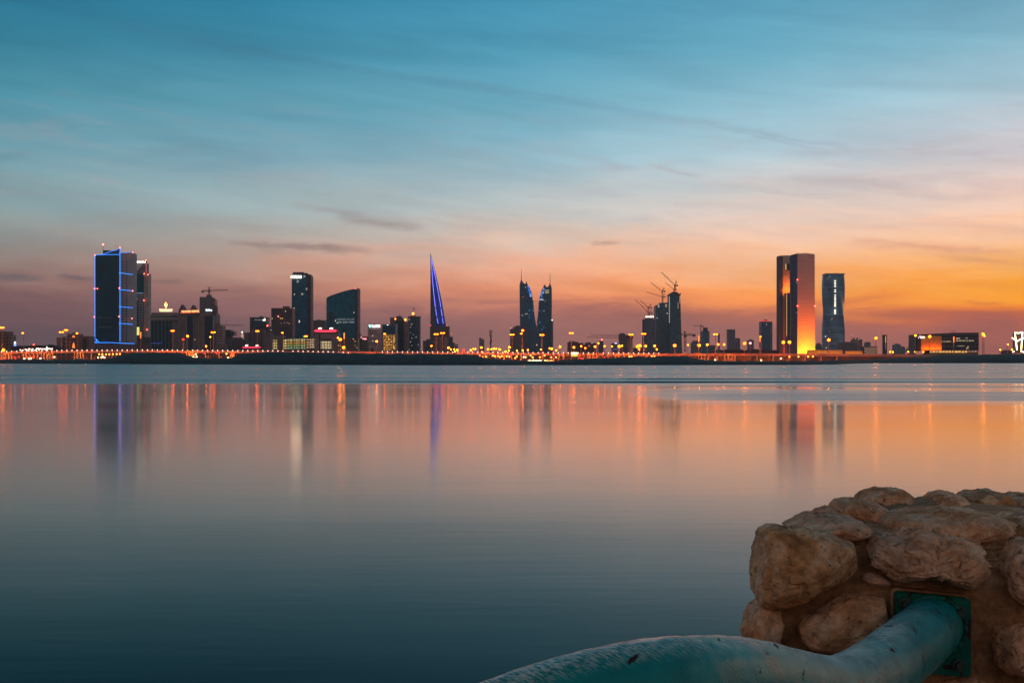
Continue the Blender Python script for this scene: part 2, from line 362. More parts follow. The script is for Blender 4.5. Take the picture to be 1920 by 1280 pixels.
def build_shore():
    bm = bmesh.new(); rows = []
    xs = [-600+2*i for i in range(0, 1561)]
    prof = [(-8, -0.7, 0), (0, 0.02, 0.0), (3, 0.55, 0.06), (9, .9, .25), (20, .9, .55), (34, 1.0, .85), (48, 1.0, 1.0), (60, 1, .97), (85, .8, .55), (120, 0.6, 0.0)]
    for k, (dy, zb, f) in enumerate(prof):
        row = []
        for px in xs:
            D0 = CH*F/(interp(SHORE, px)-HZ)
            D = D0+dy+3*noise.noise(Vector((px*.03, k*.3, 0)))
            if k == len(prof)-1: D = 1080
            Dt = D0+48
            zt = PZ(interp(TOP, px), Dt)
            z = zb + (zt-zb)*f if f > 0 else zb
            if f > 0: z += .35*f*noise.fractal(Vector((px*.05, k*.5, 2)), 1, 2, 4)+.12*noise.noise(Vector((px*.4, k, 5)))
            if 1 <= k <= 4: z += .35*abs(noise.noise(Vector((px*.33, k*1.7, 9))))
            row.append(bm.verts.new((PX(px, D0)*(D/D0), D, z)))
        rows.append(row)
    for a, b in zip(rows, rows[1:]):
        for i in range(len(xs)-1): bm.faces.new((a[i], a[i+1], b[i+1], b[i]))
    m, n, bs = newmat('shore_earth')
    pos = n.new('ShaderNodeNewGeometry').outputs['Position']
    z = n.sep(pos)[2]
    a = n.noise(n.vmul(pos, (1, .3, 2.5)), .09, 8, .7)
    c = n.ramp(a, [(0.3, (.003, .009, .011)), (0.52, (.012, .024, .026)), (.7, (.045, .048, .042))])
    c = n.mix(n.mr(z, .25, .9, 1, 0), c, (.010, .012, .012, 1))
    n.put(bs.inputs['Base Color'], c); bs.inputs['Roughness'].default_value = .95
    b = n.new('ShaderNodeBump'); b.inputs['Strength'].default_value = .8; b.inputs['Distance'].default_value = .6
    n.put(b.inputs['Height'], n.noise(pos, .5, 8, .7)); n.put(bs.inputs['Normal'], b.outputs[0])
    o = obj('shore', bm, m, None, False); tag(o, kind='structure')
    bm = bmesh.new()
    v = [bm.verts.new(p) for p in ((-1500, 1079, .58), (1500, 1079, .58), (22000, 22000, .58), (-22000, 22000, .58))]
    bm.faces.new(v)
    o = obj('ground', bm, plain('city_ground', (.05, .045, .04), .95, 0, .4, .02)); tag(o, kind='structure')
build_shore()

def build_haze():
    bm = bmesh.new(); bx(bm, -2900, 2900, -200, 4700, -1.5, 320); bmesh.ops.recalc_face_normals(bm, faces=bm.faces)
    m = bpy.data.materials.new('evening_haze'); m.use_nodes = True; t = m.node_tree; t.nodes.clear()
    v = t.nodes.new('ShaderNodeVolumePrincipled'); v.inputs['Color'].default_value = (.60, .73, .82, 1); v.inputs['Density'].default_value = HAZE; v.inputs['Anisotropy'].default_value = 0.2
    o = t.nodes.new('ShaderNodeOutputMaterial'); t.links.new(v.outputs[0], o.inputs['Volume'])
    h = obj('haze', bm, m); tag(h, kind='stuff')
HAZE = 7e-5
build_haze()

bm = bmesh.new(); quadbox(bm, [(-70, -60, -2), (70, -60, -2), (70, .9, -2), (-70, .9, -2)], [(-70, -60, .9), (70, -60, .9), (70, .9, .9), (-70, .9, .9)]); bmesh.ops.recalc_face_normals(bm, faces=bm.faces)
tag(obj('unseen_promenade', bm, plain('unseen_promenade_paving', (.16, .14, .13), .9, 0, .3, 1.5)), kind='structure')  # out-of-view walkway slab, added to cut low light on the tube
# ------------------------------------------------------------------ materials for the city
conc = plain('pale_concrete', (.34, .30, .29), .85)
concd = plain('dark_concrete', (.10, .085, .085), .85)
concm = plain('mauve_concrete', (.22, .17, .17), .85)
steel = plain('dark_steel', (.05, .045, .05), .6)
black = plain('black_opening', (.008, .008, .01), .4)
glassT = plain('teal_glass', (.003, .05, .065), .12, 0, .5, .05)
glassN = plain('night_glass', (.003, .022, .032), .15, 0, .4, .05)
white = plain('white_panel', (.7, .68, .62), .7)
red_glow = glow('aviation_red', (1, .10, .07), 14)
blue_glow = glow('neon_blue', (.015, .24, 1.0), 1.9)
blue_dot = glow('led_blue', (.26, .24, 1.0), 8)
white_glow = glow('sign_white', (1, .82, .68), 5)
gold_glow = glow('sign_gold', (1, .62, .25), 4)
orange_sign = glow('sign_orange', (1, .32, .10), 3.5)
win_w = glow('lit_window_white', (1, .75, .5), 1.3)
win_o = glow('lit_window_amber', (1, .5, .14), 1.1)
pink_glow = glow('neon_red', (1, .02, .07), 2.2)

def bld(name, label, xc, D, cat='building', group=None):
    return thing(name, label, cat, (PX(xc, D), D, GZ), group)
def dots(par, name, pts, D, r, mat, group=None):
    """each light a mesh of its own"""
    out = []
    me = None
    for (x, y) in pts:
        if me is None:
            bm = bmesh.new(); ball(bm, (0, 0, 0), r, 1); me = bpy.data.meshes.new(name); bm.to_mesh(me); bm.free(); me.materials.append(mat)
        o = bpy.data.objects.new(name, me); COL.objects.link(o); o.parent = par
        o.location = P(x, y, D)-par.location
        out.append(o)
    return out
def panes(par, name, rects, D, mat, t=0.5):
    for (x0, y0, x1, y1) in rects:
        bm = bmesh.new(); bx(bm, PX(x0, D), PX(x1, D), D, D+t, PZ(y1, D), PZ(y0, D)); bmesh.ops.recalc_face_normals(bm, faces=bm.faces)
        obj(name, bm, mat, par)

# ---- A: blue-edged glass tower
D = 2000
A = bld('glass_tower', 'dark glass tower outlined in bright blue neon with a pale windowed flank', 213, D, 'skyscraper')
ov = 27.0/F*D
bm = bmesh.new()   # glass block and splayed concrete flank
gx0, gx1, fx1 = PX(178, D), PX(225, D), PX(249, D+22)
quadbox(bm, [(gx0, D, GZ), (gx1, D-6, GZ), (gx1, D+40, GZ), (gx0, D+40, GZ)], [(gx0, D, PZ(478, D)), (gx1, D-6, PZ(477, D)), (gx1, D+40, PZ(477, D)), (gx0, D+40, PZ(478, D))])
bmesh.ops.recalc_face_normals(bm, faces=bm.faces); obj('glass_block', bm, plain('black_teal_glass', (.0005, .020, .036), .14, 0, .4, .05), A)
bm = bmesh.new()
quadbox(bm, [(gx1+.4, D-6, GZ), (fx1, D+22, GZ), (fx1, D+44, GZ), (gx1+.4, D+44, GZ)], [(gx1+.4, D-6, PZ(474.5, D)), (fx1, D+22, PZ(473, D+22)), (fx1, D+44, PZ(473, D)), (gx1+.4, D+44, PZ(474.5, D))])
bmesh.ops.recalc_face_normals(bm, faces=bm.faces); obj('flank_wall', bm, plain('flank_grey', (.29, .26, .29), .8, 0, .12), A)
bm = bmesh.new()
pz = lambda y: PZ(y, D)
quadbox(bm, [(PX(191, D), D+4, pz(478)), (gx1, D+4, pz(477)), (gx1, D+34, pz(477)), (PX(191, D), D+34, pz(478))], [(PX(191.5, D), D+4, pz(468.5)), (PX(213, D), D+4, pz(469.5)), (PX(213, D), D+34, pz(469.5)), (PX(191.5, D), D+34, pz(468.5))])
obj('roof_house', bm, plain('roof_blue', (.03, .05, .09), .5), A)
prismpx(A, 'roof_wedge', [(205, 478), (224.6, 477), (224.6, 465.5), (213, 470)], D+1, 3, plain('roof_blue', (.03, .05, .09), .5))
# flank windows: two columns of dark openings, each row a mesh piece of one window band
fd = lambda t: (gx1+.4+(fx1-gx1-.4)*t, D-6+28*t)
for t0 in (.22, .47):
    for r in range(30):
        bm = bmesh.new()
        y = 489+r*5.15
        if y > 640: break
        (xa, ya), (xb, yb) = fd(t0), fd(t0+.13)
        quadbox(bm, [(xa, ya-.35, pz(y+3)), (xb, yb-.35, pz(y+3)), (xb, yb+.3, pz(y+3)), (xa, ya+.3, pz(y+3))], [(xa, ya-.35, pz(y)), (xb, yb-.35, pz(y)), (xb, yb+.3, pz(y)), (xa, ya+.3, pz(y))])
        obj('window', bm, black, A)
linepx(A, 'neon_edge', [(178, 478), (178, 636)], D-1, .42, blue_glow)
linepx(A, 'neon_edge', [(225, 465), (225, 640)], D-7, .42, blue_glow)
linepx(A, 'neon_edge', [(178, 478), (183, 477.6), (224.5, 477.2)], D-6.5, .4, blue_glow)
linepx(A, 'neon_edge', [(187, 477.5), (195, 476), (204, 473), (211, 470)], D-3, .35, blue_glow)
linepx(A, 'neon_edge', [(211, 470), (218, 469), (225, 465)], D-1, .3, blue_glow)
for y in (512, 543, 575, 606.3):
    bm = bmesh.new(); bar(bm, (gx1+.4, D-6.8, pz(y)), (fx1, D+21, pz(y+1)), .38); obj('neon_bar', bm, blue_glow, A)
bm = bmesh.new(); bar(bm, (gx1+.4, D-6.8, pz(474.7)), (fx1, D+21.4, PZ(473, D+22)), .25); obj('neon_edge', bm, blue_glow, A)
linepx(A, 'neon_base', [(169, 642.5), (206, 642), (226, 643), (252, 644)], D-16, .45, blue_glow)
linepx(A, 'neon_tent', [(172, 642), (177, 635), (177.5, 641), (181, 641), (180, 635), (186, 642)], D-15, .5, blue_glow)
bm = bmesh.new(); bar(bm, P(193.3, 469, D+10), P(193.3, 459, D+10), .3); obj('antenna', bm, steel, A)
bm = bmesh.new(); bar(bm, P(217.3, 469, D+10), P(217.3, 459, D+10), .2); obj('antenna', bm, steel, A)
dots(A, 'aviation_light', [(193.3, 458.3)], D+9, 1.2, red_glow)
dots(A, 'aviation_light', [(178, 478), (225, 464.3), (177.3, 541), (182.5, 541.2), (223.5, 540), (176.6, 594), (222.8, 593.2)], D-8, .75, red_glow)
dots(A, 'aviation_light', [(249, 473.4), (248.6, 545.3), (247.5, 597)], D+12, .75, red_glow)
tx = plain('window_lettering', (.12, .14, .15), .6)
textpx(A, 'banner_lettering', 'SPACE FOR RENT', 184.5, 210, 597, 2.6, D-5.4, tx, .01)
textpx(A, 'banner_lettering', 'OFFICES TO LET', 184.5, 209, 603.5, 2.2, D-5.4, plain('dim_lettering', (.05, .06, .065), .6))
textpx(A, 'banner_lettering', '36 66 66 43', 184.5, 210.5, 615, 4.6, D-5.4, tx, .02)
boxpx(A, 'podium', 168, 281, 645, None, D-15, 10, plain('podium_red', (.14, .07, .06), .8))

# ---- B: tower with inverted triangle crown
D = 2150
B = bld('triangle_crown_tower', 'slim tower with inverted triangle crown and white rooftop lettering, beside the blue-lit tower', 263, D, 'skyscraper')
boxpx(B, 'body', 236, 268.5, 513, None, D, 26, facade('B_grid', (.30, .26, .27), (.01, .02, .03), 3.6, 4.0, .78, .5, .01))
prismpx(B, 'upper_glass', [(248, 549), (269.5, 549), (269.5, 513), (248, 513)], D-.6, .5, glassT)
prismpx(B, 'side_glass', [(248, 616), (258.5, 616), (258.5, 564), (248, 564)], D-.6, .5, plain('green_glass', (.002, .03, .028), .15))
prismpx(B, 'crown', [(236, 513), (273, 513), (273, 493), (236, 493)], D, 20, plain('crown_grey', (.17, .14, .16), .7))
prismpx(B, 'crown_triangle', [(245, 495), (268.4, 495), (257.5, 507.2)], D-1.2, 1, plain('crown_white', (.62, .56, .5), .7))
boxpx(B, 'sign_beam', 236, 274.5, 488.5, 493, D-1, 4, plain('sign_beam_red', (.10, .03, .03), .7))
textpx(B, 'roof_lettering', 'THE DOMAIN', 233.5, 272.8, 492.9, 3.7, D-2.2, white_glow, .03)
linepx(B, 'neon_line', [(249, 549.4), (269.3, 549.4)], D-1.6, .35, glow('pale_blue_line', (.35, .5, .7), .7))
boxpx(B, 'stair_tower', 269.5, 278.5, 513, None, D+1, 16, plain('stair_tower_pink', (.42, .32, .29), .8))
dots(B, 'stair_opening', [(275.8+(r % 2)*.9, 516+r*4.9) for r in range(28)], D+.5, .62, black)
bm = bmesh.new(); bx(bm, PX(273.2, D), PX(274.4, D), D, D+1.5, PZ(512, D), PZ(494, D)); obj('red_strip', bm, glow('dim_red', (.8, .06, .04), .5), B)
dots(B, 'aviation_light', [(273.8, 487.5), (270.3, 513.2), (277.6, 514.8), (269.8, 562.8), (275.5, 618)], D-2.4, .75, red_glow)
boxpx(B, 'podium', 249, 283, 632, None, D-20, 18, facade('B_podium', (.16, .09, .08), (.03, .02, .02), 6, 3.4, 1, .5, .0))
sc = thing('advertising_screen', 'glowing yellow-green advertising screen at the foot of the triangle-crowned tower', 'billboard', tuple(P(254.5, 628, D-26)))
m, n, bs = newmat('screen_picture')
p = n.new('ShaderNodeNewGeometry').outputs['Position']
c = n.ramp(n.noise(p, .22, 3, .6), [(.35, (.02, .25, .04)), (.47, (.75, .75, .05)), (.6, (1, .85, .25)), (.75, (.8, 1, .45))])
n.put(bs.inputs['Emission Color'], c); bs.inputs['Emission Strength'].default_value = 1.1
boxpx(sc, 'screen', 248, 261, 613, 628, D-26, .6, m)
boxpx(sc, 'frame', 247.6, 261.4, 612.7, 628.4, D-25.3, 1, steel)
bm = bmesh.new(); bar(bm, P(252, 628, D-24.8), (PX(252, D-25), D-24.8, GZ), .5); bar(bm, P(257, 628, D-24.8), (PX(257, D-25), D-24.8, GZ), .5); obj('posts', bm, steel, sc)

# ---- C: hotel with flame sign
D = 1900
C_ = bld('grooved_hotel', 'hotel block with tall glass strips, a flame emblem and gold lettering on the roof', 307, D)
boxpx(C_, 'body', 282, 333.6, 600.5, None, D, 28, plain('hotel_stone', (.19, .16, .17), .85))
boxpx(C_, 'eave', 280, 334.2, 594.5, 600.2, D-3, 32, plain('eave_stone', (.25, .21, .22), .8))
boxpx(C_, 'dark_band', 281.5, 333.8, 592.5, 594.3, D-1, 29, black)  # black band between parapet and eave
boxpx(C_, 'parapet', 281, 333.9, 590.3, 592.3, D-2, 30, plain('eave_stone', (.25, .21, .22), .8))
boxpx(C_, 'roof_house', 284, 331, 586, 590.2, D+2, 22, plain('roof_mauve', (.14, .10, .12), .8))
for i, x in enumerate((283.2, 290, 297, 304, 311, 317.6)):
    boxpx(C_, 'glass_strip', x, x+(5.2 if i < 5 else 4.2), 602.5, None, D-.7, .6, glassN)
textpx(C_, 'roof_lettering', 'THE DIPLOMAT', 298.5, 323.5, 584.2, 5.2, D-3, glow('sign_yellow', (1, .72, .32), 2.6), .05)
bm = bmesh.new()
for (a, b, r) in (((311.5, 576.5), (309, 571), (.9, .9)), ((309, 571), (311.5, 565.5), (.9, .15)), ((311.5, 576.5), (313.2, 571), (.7, .7)), ((313.2, 571), (312.5, 567), (.7, .1))): bar(bm, P(*a, D-3), P(*b, D-3), r, 8)
obj('flame_emblem', bm, glow('flame', (1, .45, .14), 4), C_)
prismpx(C_, 'emblem_shield', [(311.5, 577), (315.6, 573), (315.4, 568.5), (312, 564.5), (308.5, 569), (308.8, 573.5)], D-1.6, .8, plain('emblem_brown', (.16, .06, .03), .7))
for x in (300, 306, 311.5, 317, 322): linepx(C_, 'sign_post', [(x, 587), (x, 579)], D, .2, steel)
linepx(C_, 'neon_line', [(283.5, 643.3), (303, 643.3)], D-1.5, .22, glow('dim_blue', (.03, .12, .8), .8))

# ---- D: apartment hotel with two gables
Dd = 1880
Db = bld('gabled_apartment_block', 'apartment block with two pointed gables and glowing orange roof lettering', 354, Dd)
boxpx(Db, 'body', 334.4, 375, 588, None, Dd, 28, facade('D_grid', (.24, .17, .18), (.02, .015, .02), 2.6, 2.75, .74, .55, .004, off=1.2))
boxpx(Db, 'glass_bay', 350.5, 361.5, 592.5, None, Dd-.8, .7, plain('bay_glass', (.010, .014, .018), .2))
boxpx(Db, 'pilaster', 334.4, 336.6, 588, None, Dd-1.2, 1, concm); boxpx(Db, 'pilaster', 348.4, 350.3, 592, None, Dd-1.2, 1, concm)
boxpx(Db, 'pilaster', 361.7, 363.6, 592, None, Dd-1.2, 1, concm); boxpx(Db, 'pilaster', 371.6, 375, 588, None, Dd-1.2, 1, concm)
boxpx(Db, 'sign_beam', 334.6, 374.6, 586.5, 590, Dd-2, 4, plain('beam_red', (.12, .06, .06), .8))
prismpx(Db, 'gable', [(334.8, 588), (346.5, 588), (346, 581), (340.6, 570.8), (335.2, 581)], Dd, 14, plain('gable_brown', (.10, .06, .06), .8))
prismpx(Db, 'gable', [(355.6, 588), (366.8, 588), (366, 580), (361.2, 571.6), (356.4, 580)], Dd, 14, plain('gable_brown', (.10, .06, .06), .8))
textpx(Db, 'roof_lettering', 'THE DIPLOMAT RESIDENCE', 340, 373, 585.6, 3.3, Dd-3, orange_sign, .04, .03)
linepx(Db, 'sign_glow_tube', [(338, 586.9), (373.5, 585.4)], Dd-2.6, .35, glow('sign_tube', (1, .16, .03), 1.2))
boxpx(Db, 'pilaster_wide', 375.2, 382.5, 590, None, Dd-.6, 20, plain('pilaster_pink', (.27, .18, .18), .8))

# ---- E: tall tower under construction + rounded-top hotel wing
De = 2050
E = bld('concrete_core_tower', 'unfinished grey tower with a crane on top, behind the orange lettering', 385, De, 'skyscraper')
boxpx(E, 'body', 374.3, 395, 556.5, None, De, 24, plain('core_grey', (.15, .12, .13), .85))
boxpx(E, 'roof_house', 387, 394, 552.5, 556.2, De+3, 12, plain('core_brown', (.12, .08, .08), .85))
prismpx(E, 'stair_flank', [(395, 600), (403.5, 600), (403.5, 563), (399.5, 559), (395.2, 556.7)], De+2, 16, facade('E_floors', (.28, .15, .11), (.07, .05, .05), 40, 4.2, 1, .45))
panes(E, 'window', [(384.2, 563.5+r*4.4, 386, 566+r*4.4) for r in range(6)], De-.4, black)
D = 1860
E2 = bld('arched_hotel_wing', 'hotel wing with a rounded turret and small white script sign, right of the gabled block', 394, D)
boxpx(E2, 'body', 382.7, 405, 589, None, D, 26, plain('wing_mauve', (.22, .15, .15), .85))
boxpx(E2, 'cornice', 381.5, 402.5, 586.5, 588.8, D-1.5, 28, plain('wing_cornice', (.34, .27, .25), .8))
boxpx(E2, 'attic', 376.5, 402, 577, 586.3, D+1, 20, plain('attic_grey', (.11, .09, .10), .8))
boxpx(E2, 'glass_bay', 384, 399, 592, None, D-.7, .6, plain('bay_glass2', (.012, .014, .016), .2))
boxpx(E2, 'pilaster', 399.2, 401.6, 592, None, D-1.2, 1, conc)
prismpx(E2, 'turret', [(397, 589), (405, 589), (405, 575), (403.5, 572), (400.5, 570.3), (397.8, 573)], D-2, 12, plain('turret_brown', (.13, .075, .08), .8))
textpx(E2, 'script_sign', 'Zallaq', 385.2, 397.5, 583.6, 4.2, D-1, glow('script_white', (.8, .95, 1), 3), .03)

# ---- row of lower buildings between 404 and 508
def simple(name, label, x0, x1, yt, D, mat, depth=24, extras=(), group=None):
    b = bld(name, label, (x0+x1)/2, D, 'building', group)
    boxpx(b, 'wall', x0, x1, yt, None, D, depth, mat)
    for e in extras:
        boxpx(b, e[0], e[1], e[2], e[3], e[4], D+e[5], e[6], e[7])
    return b
F1 = simple('banded_apartment_block', 'apartment block with pale floor bands, under the low horizontal crane jib', 405.3, 416.5, 610.5, 1850, facade('band_red', (.30, .20, .19), (.06, .04, .05), 50, 3.5, 1, .5), 22,
            [('roof_house', 405.5, 410.5, 605.5, 610.3, 3, 10, concd), ('annex', 404, 424.5, 646, None, -5, 5, facade('band_low', (.26, .16, .14), (.05, .03, .03), 50, 3, 1, .4)), ('cornice', 405, 418, 610.2, 611.5, -1, 2, concm)])
G1 = simple('stepped_teal_block', 'dark teal office block with a stepped overhanging top, right of the banded apartments', 417.4, 431, 618, 2100, plain('teal_block', (.010, .024, .030), .4), 24,
            [('overhang', 424, 438.5, 621, 629, -3, 20, plain('teal_block2', (.006, .03, .038), .3)), ('lower_wall', 424, 435, 632, None, -2, 10, facade('mauve_small', (.14, .11, .13), (.03, .03, .04), 4, 3.6, .6, .5)), ('neck', 427, 434, 629, 632, 2, 8, concd)])
H1 = simple('low_dark_block', 'low dark block with tiny windows between the teal block and the white beacon', 434, 457.5, 636, 1800, facade('dark_low', (.06, .05, .055), (.02, .02, .03), 3.4, 3.4, .5, .5, .01), 24, [('roof_house', 436, 452, 632.5, 636, 4, 14, concd), ('wall_step', 457.7, 463, 640, None, 3, 12, concd)])
I1 = simple('beacon_block', 'brown block with a bright white beacon lamp on its left corner', 456.5, 470, 623, 2000, facade('brownI', (.17, .10, .10), (.04, .03, .03), 4, 3.6, .6, .5, .01), 20)
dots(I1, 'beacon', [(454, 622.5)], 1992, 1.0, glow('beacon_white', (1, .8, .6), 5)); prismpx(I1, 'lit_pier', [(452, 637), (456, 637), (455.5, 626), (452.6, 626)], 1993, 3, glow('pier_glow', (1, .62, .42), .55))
J1 = simple('teal_sign_block', 'dark teal office block with a small white rooftop emblem', 468.5, 500, 595.3, 2100, plain('teal_J', (.008, .026, .030), .25), 26,
            [('parapet', 468.2, 500.3, 594.6, 596.4, -.8, 27, concd), ('window_panel', 479, 489, 603, 613, -.6, .5, plain('blue_panel', (.004, .05, .085), .2)), ('roof_house', 486, 492, 592.8, 594.4, 6, 8, concd)])
textpx(J1, 'wall_lettering', 'almoayyed', 477, 492, 600.6, 2, 2098, glow('dim_white_sign', (.8, .8, .85), .5), .01)
prismpx(J1, 'emblem', [(493, 601), (497, 601), (497, 597.6), (495.6, 596.9), (495.2, 598.8), (493, 599.4)], 2098, .6, glow('emblem_white', (1, 1, 1), 5))
J2 = simple('rust_wall_block', 'rust brown block in front of the teal block with the white emblem', 470.5, 494, 617, 1900, facade('rustJ', (.15, .075, .07), (.04, .02, .02), 5, 4, .35, .4), 22, [('side_wing', 464, 470.3, 625, None, 2, 14, concd), ('stair_tower', 472, 477.5, 615.4, 617, 3, 6, concd)])
J3 = simple('blank_grey_block', 'plain grey-brown blank-walled block left of the lit car park', 494.3, 508.5, 623, 1870, plain('blankgrey', (.15, .11, .11), .9), 20, [('roof_house', 500, 508, 612.2, 622.8, 6, 12, plain('roofdark', (.07, .045, .05), .9))])
dots(J3, 'aviation_light', [(501.5, 610.5)], 1868, .9, red_glow); dots(J3, 'roof_lamp', [(508, 618.5)], 1868, .55, win_w)
K1 = simple('red_brown_office', 'red-brown office block with scattered lit windows, left of the slim white-signed tower', 508.6, 548, 578, 1980, facade('K_grid', (.085, .045, .05), (.02, .012, .02), 3.0, 3.4, .62, .6, .012, (1, .4, .25), .5), 26,
            [('roof_house', 530, 541.5, 574, 577.8, 5, 10, concd), ('parapet', 508.2, 548, 577.3, 578.6, -.8, 27, plain('rustline', (.22, .09, .08), .8))])
dots(K1, 'lit_window', [(526, 596.8), (529.3, 596.8)], 1979, .8, win_o); dots(K1, 'lit_window', [(510.3, 597), (535.3, 583.4)], 1979, .62, win_w); dots(K1, 'lit_window', [(521.7, 593)], 1979, .7, red_glow); dots(K1, 'lit_window', [(533.5, 605), (527, 606), (538.5, 605)], 1979, .5, glow('lit_rose', (1, .4, .35), .8))

# ---- L: slim tower with over-bright sign
D = 2200
L = bld('slim_glass_tower', 'slim dark blue glass tower with a glaring white sign near its top', 565, D, 'skyscraper')
boxpx(L, 'glass_body', 547, 577.5, 513.2, None, D, 26, facade('L_glass', (.006, .045, .07), (.004, .020, .034), 3.5, 3.9, .85, .8, .008, (1, .8, .6), .35, .25, .14), rise=-.6)
prismpx(L, 'curved_end', [(577.7, 660), (584.2, 660), (584.2, 520), (583, 516), (580.5, 513.8), (577.7, 516)], D+3, 20, plain('end_brown', (.07, .035, .04), .6))
linepx(L, 'pink_fin', [(583.2, 516), (583.2, 650)], D+2.4, .3, plain('pink_fin', (.65, .38, .34), .6))
boxpx(L, 'core_edge', 576.3, 578.8, 515, None, D-1, 3, black)
boxpx(L, 'roof_house', 549.2, 568.5, 510, 513, D+4, 12, plain('roof_rust', (.20, .05, .035), .8)); boxpx(L, 'roof_step', 568.7, 576, 511.8, 513.4, D+4, 12, concd)
textpx(L, 'roof_sign', 'BATELCO', 546, 565.3, 521, 4.0, D-2, glow('sign_blaze', (1, .74, .5), 16), .11)
boxpx(L, 'sign_box', 545.8, 565.5, 516.6, 521.3, D-1.2, 1, glow('sign_back', (1, .62, .36), 4))
dots(L, 'lit_window', [(552, 551.8), (551.3, 577.5), (551.2, 597.6), (551.2, 602.7), (551.3, 617.8)], D-.5, .7, win_w)
panes(L, 'lit_window', [(560.3, 600.4, 561.9, 604.6)], D-.5, win_w)
M1 = simple('brown_back_block', 'plain brown block behind the red-ringed roof sign', 586.6, 609, 600.3, 2500, plain('brownM', (.10, .055, .06), .9), 24, [('roof_house', 594, 601, 599.2, 600.2, 4, 8, concd)])

# ---- N: multi-storey car park
D = 1750
Np = bld('lit_car_park', 'long multi-storey car park with glowing yellow and green decks', 553, D, 'car park')
boxpx(Np, 'frame', 509, 530, 629, None, D, 22, plain('park_wall', (.17, .13, .11), .85)); boxpx(Np, 'frame', 530.2, 597, 634.5, None, D+2, 24, plain('park_wall2', (.15, .10, .08), .85), rise=-.5)
lv = [(636.2, 639.5), (641.2, 644.5), (646.0, 649.4), (650.8, 653.8)]
cg = [(.9, .75, .35), (1, .5, .08), (.45, .62, .15), (.42, .60, .38)]
def deckmat(nm, c, st):
    m, n, bs = newmat(nm); g = n.new('ShaderNodeNewGeometry'); x, y, z = n.sep(g.outputs['Position'])
    w = n.m('LESS_THAN', n.m('FRACT', n.m('DIVIDE', n.m('ADD', x, 3000.0), 3.4)), .78)
    q = n.mr(n.noise(n.comb(x, z, 0.0), .35, 3, .6), .3, .7, .35, 1.25)
    n.put(bs.inputs['Base Color'], (.2, .15, .1)); n.put(bs.inputs['Emission Color'], (*c, 1)); n.put(bs.inputs['Emission Strength'], n.m('MULTIPLY', n.m('MULTIPLY', w, q), st))
    m.cycles.emission_sampling = 'NONE'; return m
for i, (a, b) in enumerate(lv):
    if i < 4: boxpx(Np, 'lit_deck', 511, 519.5, a+.4, b+.3, D-.5, .4, deckmat('deck_left_%d' % i, (1, .7, .3), .75 if i else .35)); boxpx(Np, 'lit_deck', 529.6, 537, a+.4, b+.3, D+1.4, .4, deckmat('deck_bright_%d' % i, (1, .66, .22), 1.0))
    boxpx(Np, 'lit_deck', 538.5, 572, a+.2-(.8 if i == 0 else 0), b, D+1.4, .4, deckmat('deck_%d' % i, cg[i], .55), rise=.9)
    boxpx(Np, 'lit_deck', 573, 595, a-.8, b-1.4, D+1.4, .4, deckmat('deck_far_%d' % i, (1, .68, .35), .5), rise=.4)
bm = bmesh.new()
for (x0, x1) in ((511, 520), (529.6, 537)):
    pass
for x in (519.9, 528, 537.4, 550, 562, 572.4, 584):
    bx(bm, PX(x, D), PX(x+1.3, D), D-1.2, D-.7, GZ, PZ(635, D))
obj('columns', bm, plain('park_column', (.12, .09, .08), .85), Np)
panes(Np, 'roof_lamp', [(571, 629.5, 576, 631.2)], D-1, glow('park_lamp', (1, .6, .3), 2.5)); panes(Np, 'deck_lamp', [(583, 639.4, 586, 640.6), (583, 644.4, 586, 645.6), (583, 649.4, 586, 650.6)], D-.4, win_w)
D = 1740
Nr = bld('red_ringed_building', 'car park wing with a red neon ring and two white oval lamps on its roof', 610, D, 'building')
boxpx(Nr, 'wall', 590.5, 634, 624, None, D, 24, plain('ringed_wall', (.24, .18, .19), .85))
boxpx(Nr, 'dark_slot', 598, 600.6, 626, None, D-.5, .4, black); boxpx(Nr, 'canopy', 588.5, 632, 616.5, 623.5, D-2, 26, plain('canopy_dark', (.10, .03, .04), .7))
prismpx(Nr, 'neon_ring', [(588.6, 620.6), (592, 617.6), (610, 619.3), (629, 618), (631.6, 620), (629, 622), (610, 622.4), (592, 621.8)], D-2.8, .7, pink_glow)
dots(Nr, 'oval_lamp', [(600, 615.8), (621, 615.8)], D-1, 1.0, glow('oval_white', (1, .72, .5), 4))
for o in [c for c in Nr.children if c.name.startswith('oval')]: o.scale = (2.7, 1, 1.25)
for i, (a, b) in enumerate(((640, 643.4), (645, 648.3), (650, 653.4))):
    boxpx(Nr, 'lit_deck', 601.5, 621, a, b, D-.5, .4, deckmat('deck_r_%d' % i, (1, .78, .4), .8))
boxpx(Nr, 'dark_deck', 601.5, 621, 634.8, 637.2, D-.5, .4, black)
D = 1700
Nl = bld('small_ringed_pavilion', 'small pavilion with red neon roof edge and two oval lamps, before the rust brown block', 471, D, 'building')
boxpx(Nl, 'wall', 455, 489, 652, None, D, 18, plain('pav_wall', (.2, .1, .09), .85)); boxpx(Nl, 'canopy', 454, 489.5, 649.5, 652, D-1.5, 20, plain('canopy_dark', (.10, .03, .04), .7))
prismpx(Nl, 'neon_ring', [(453.6, 650.9), (458, 649.6), (470, 650), (486, 649.6), (489.4, 650.6), (486, 651.7), (470, 652), (457, 651.8)], D-2.2, .7, pink_glow)
dots(Nl, 'oval_lamp', [(462.6, 647.6), (482, 647.6)], D-1, .8, glow('oval_white', (1, .72, .5), 4))
for o in [c for c in Nl.children if c.name.startswith('oval')]: o.scale = (2.4, 1, 1.25)
Np2 = simple('glimmering_low_block', 'low block with many tiny lit windows at the foot of the curved-top tower', 632, 671, 633, 1720, facade('glim', (.10, .07, .07), (.02, .025, .03), 2.2, 2.6, .5, .5, .16, (1, .65, .25), .8), 20)

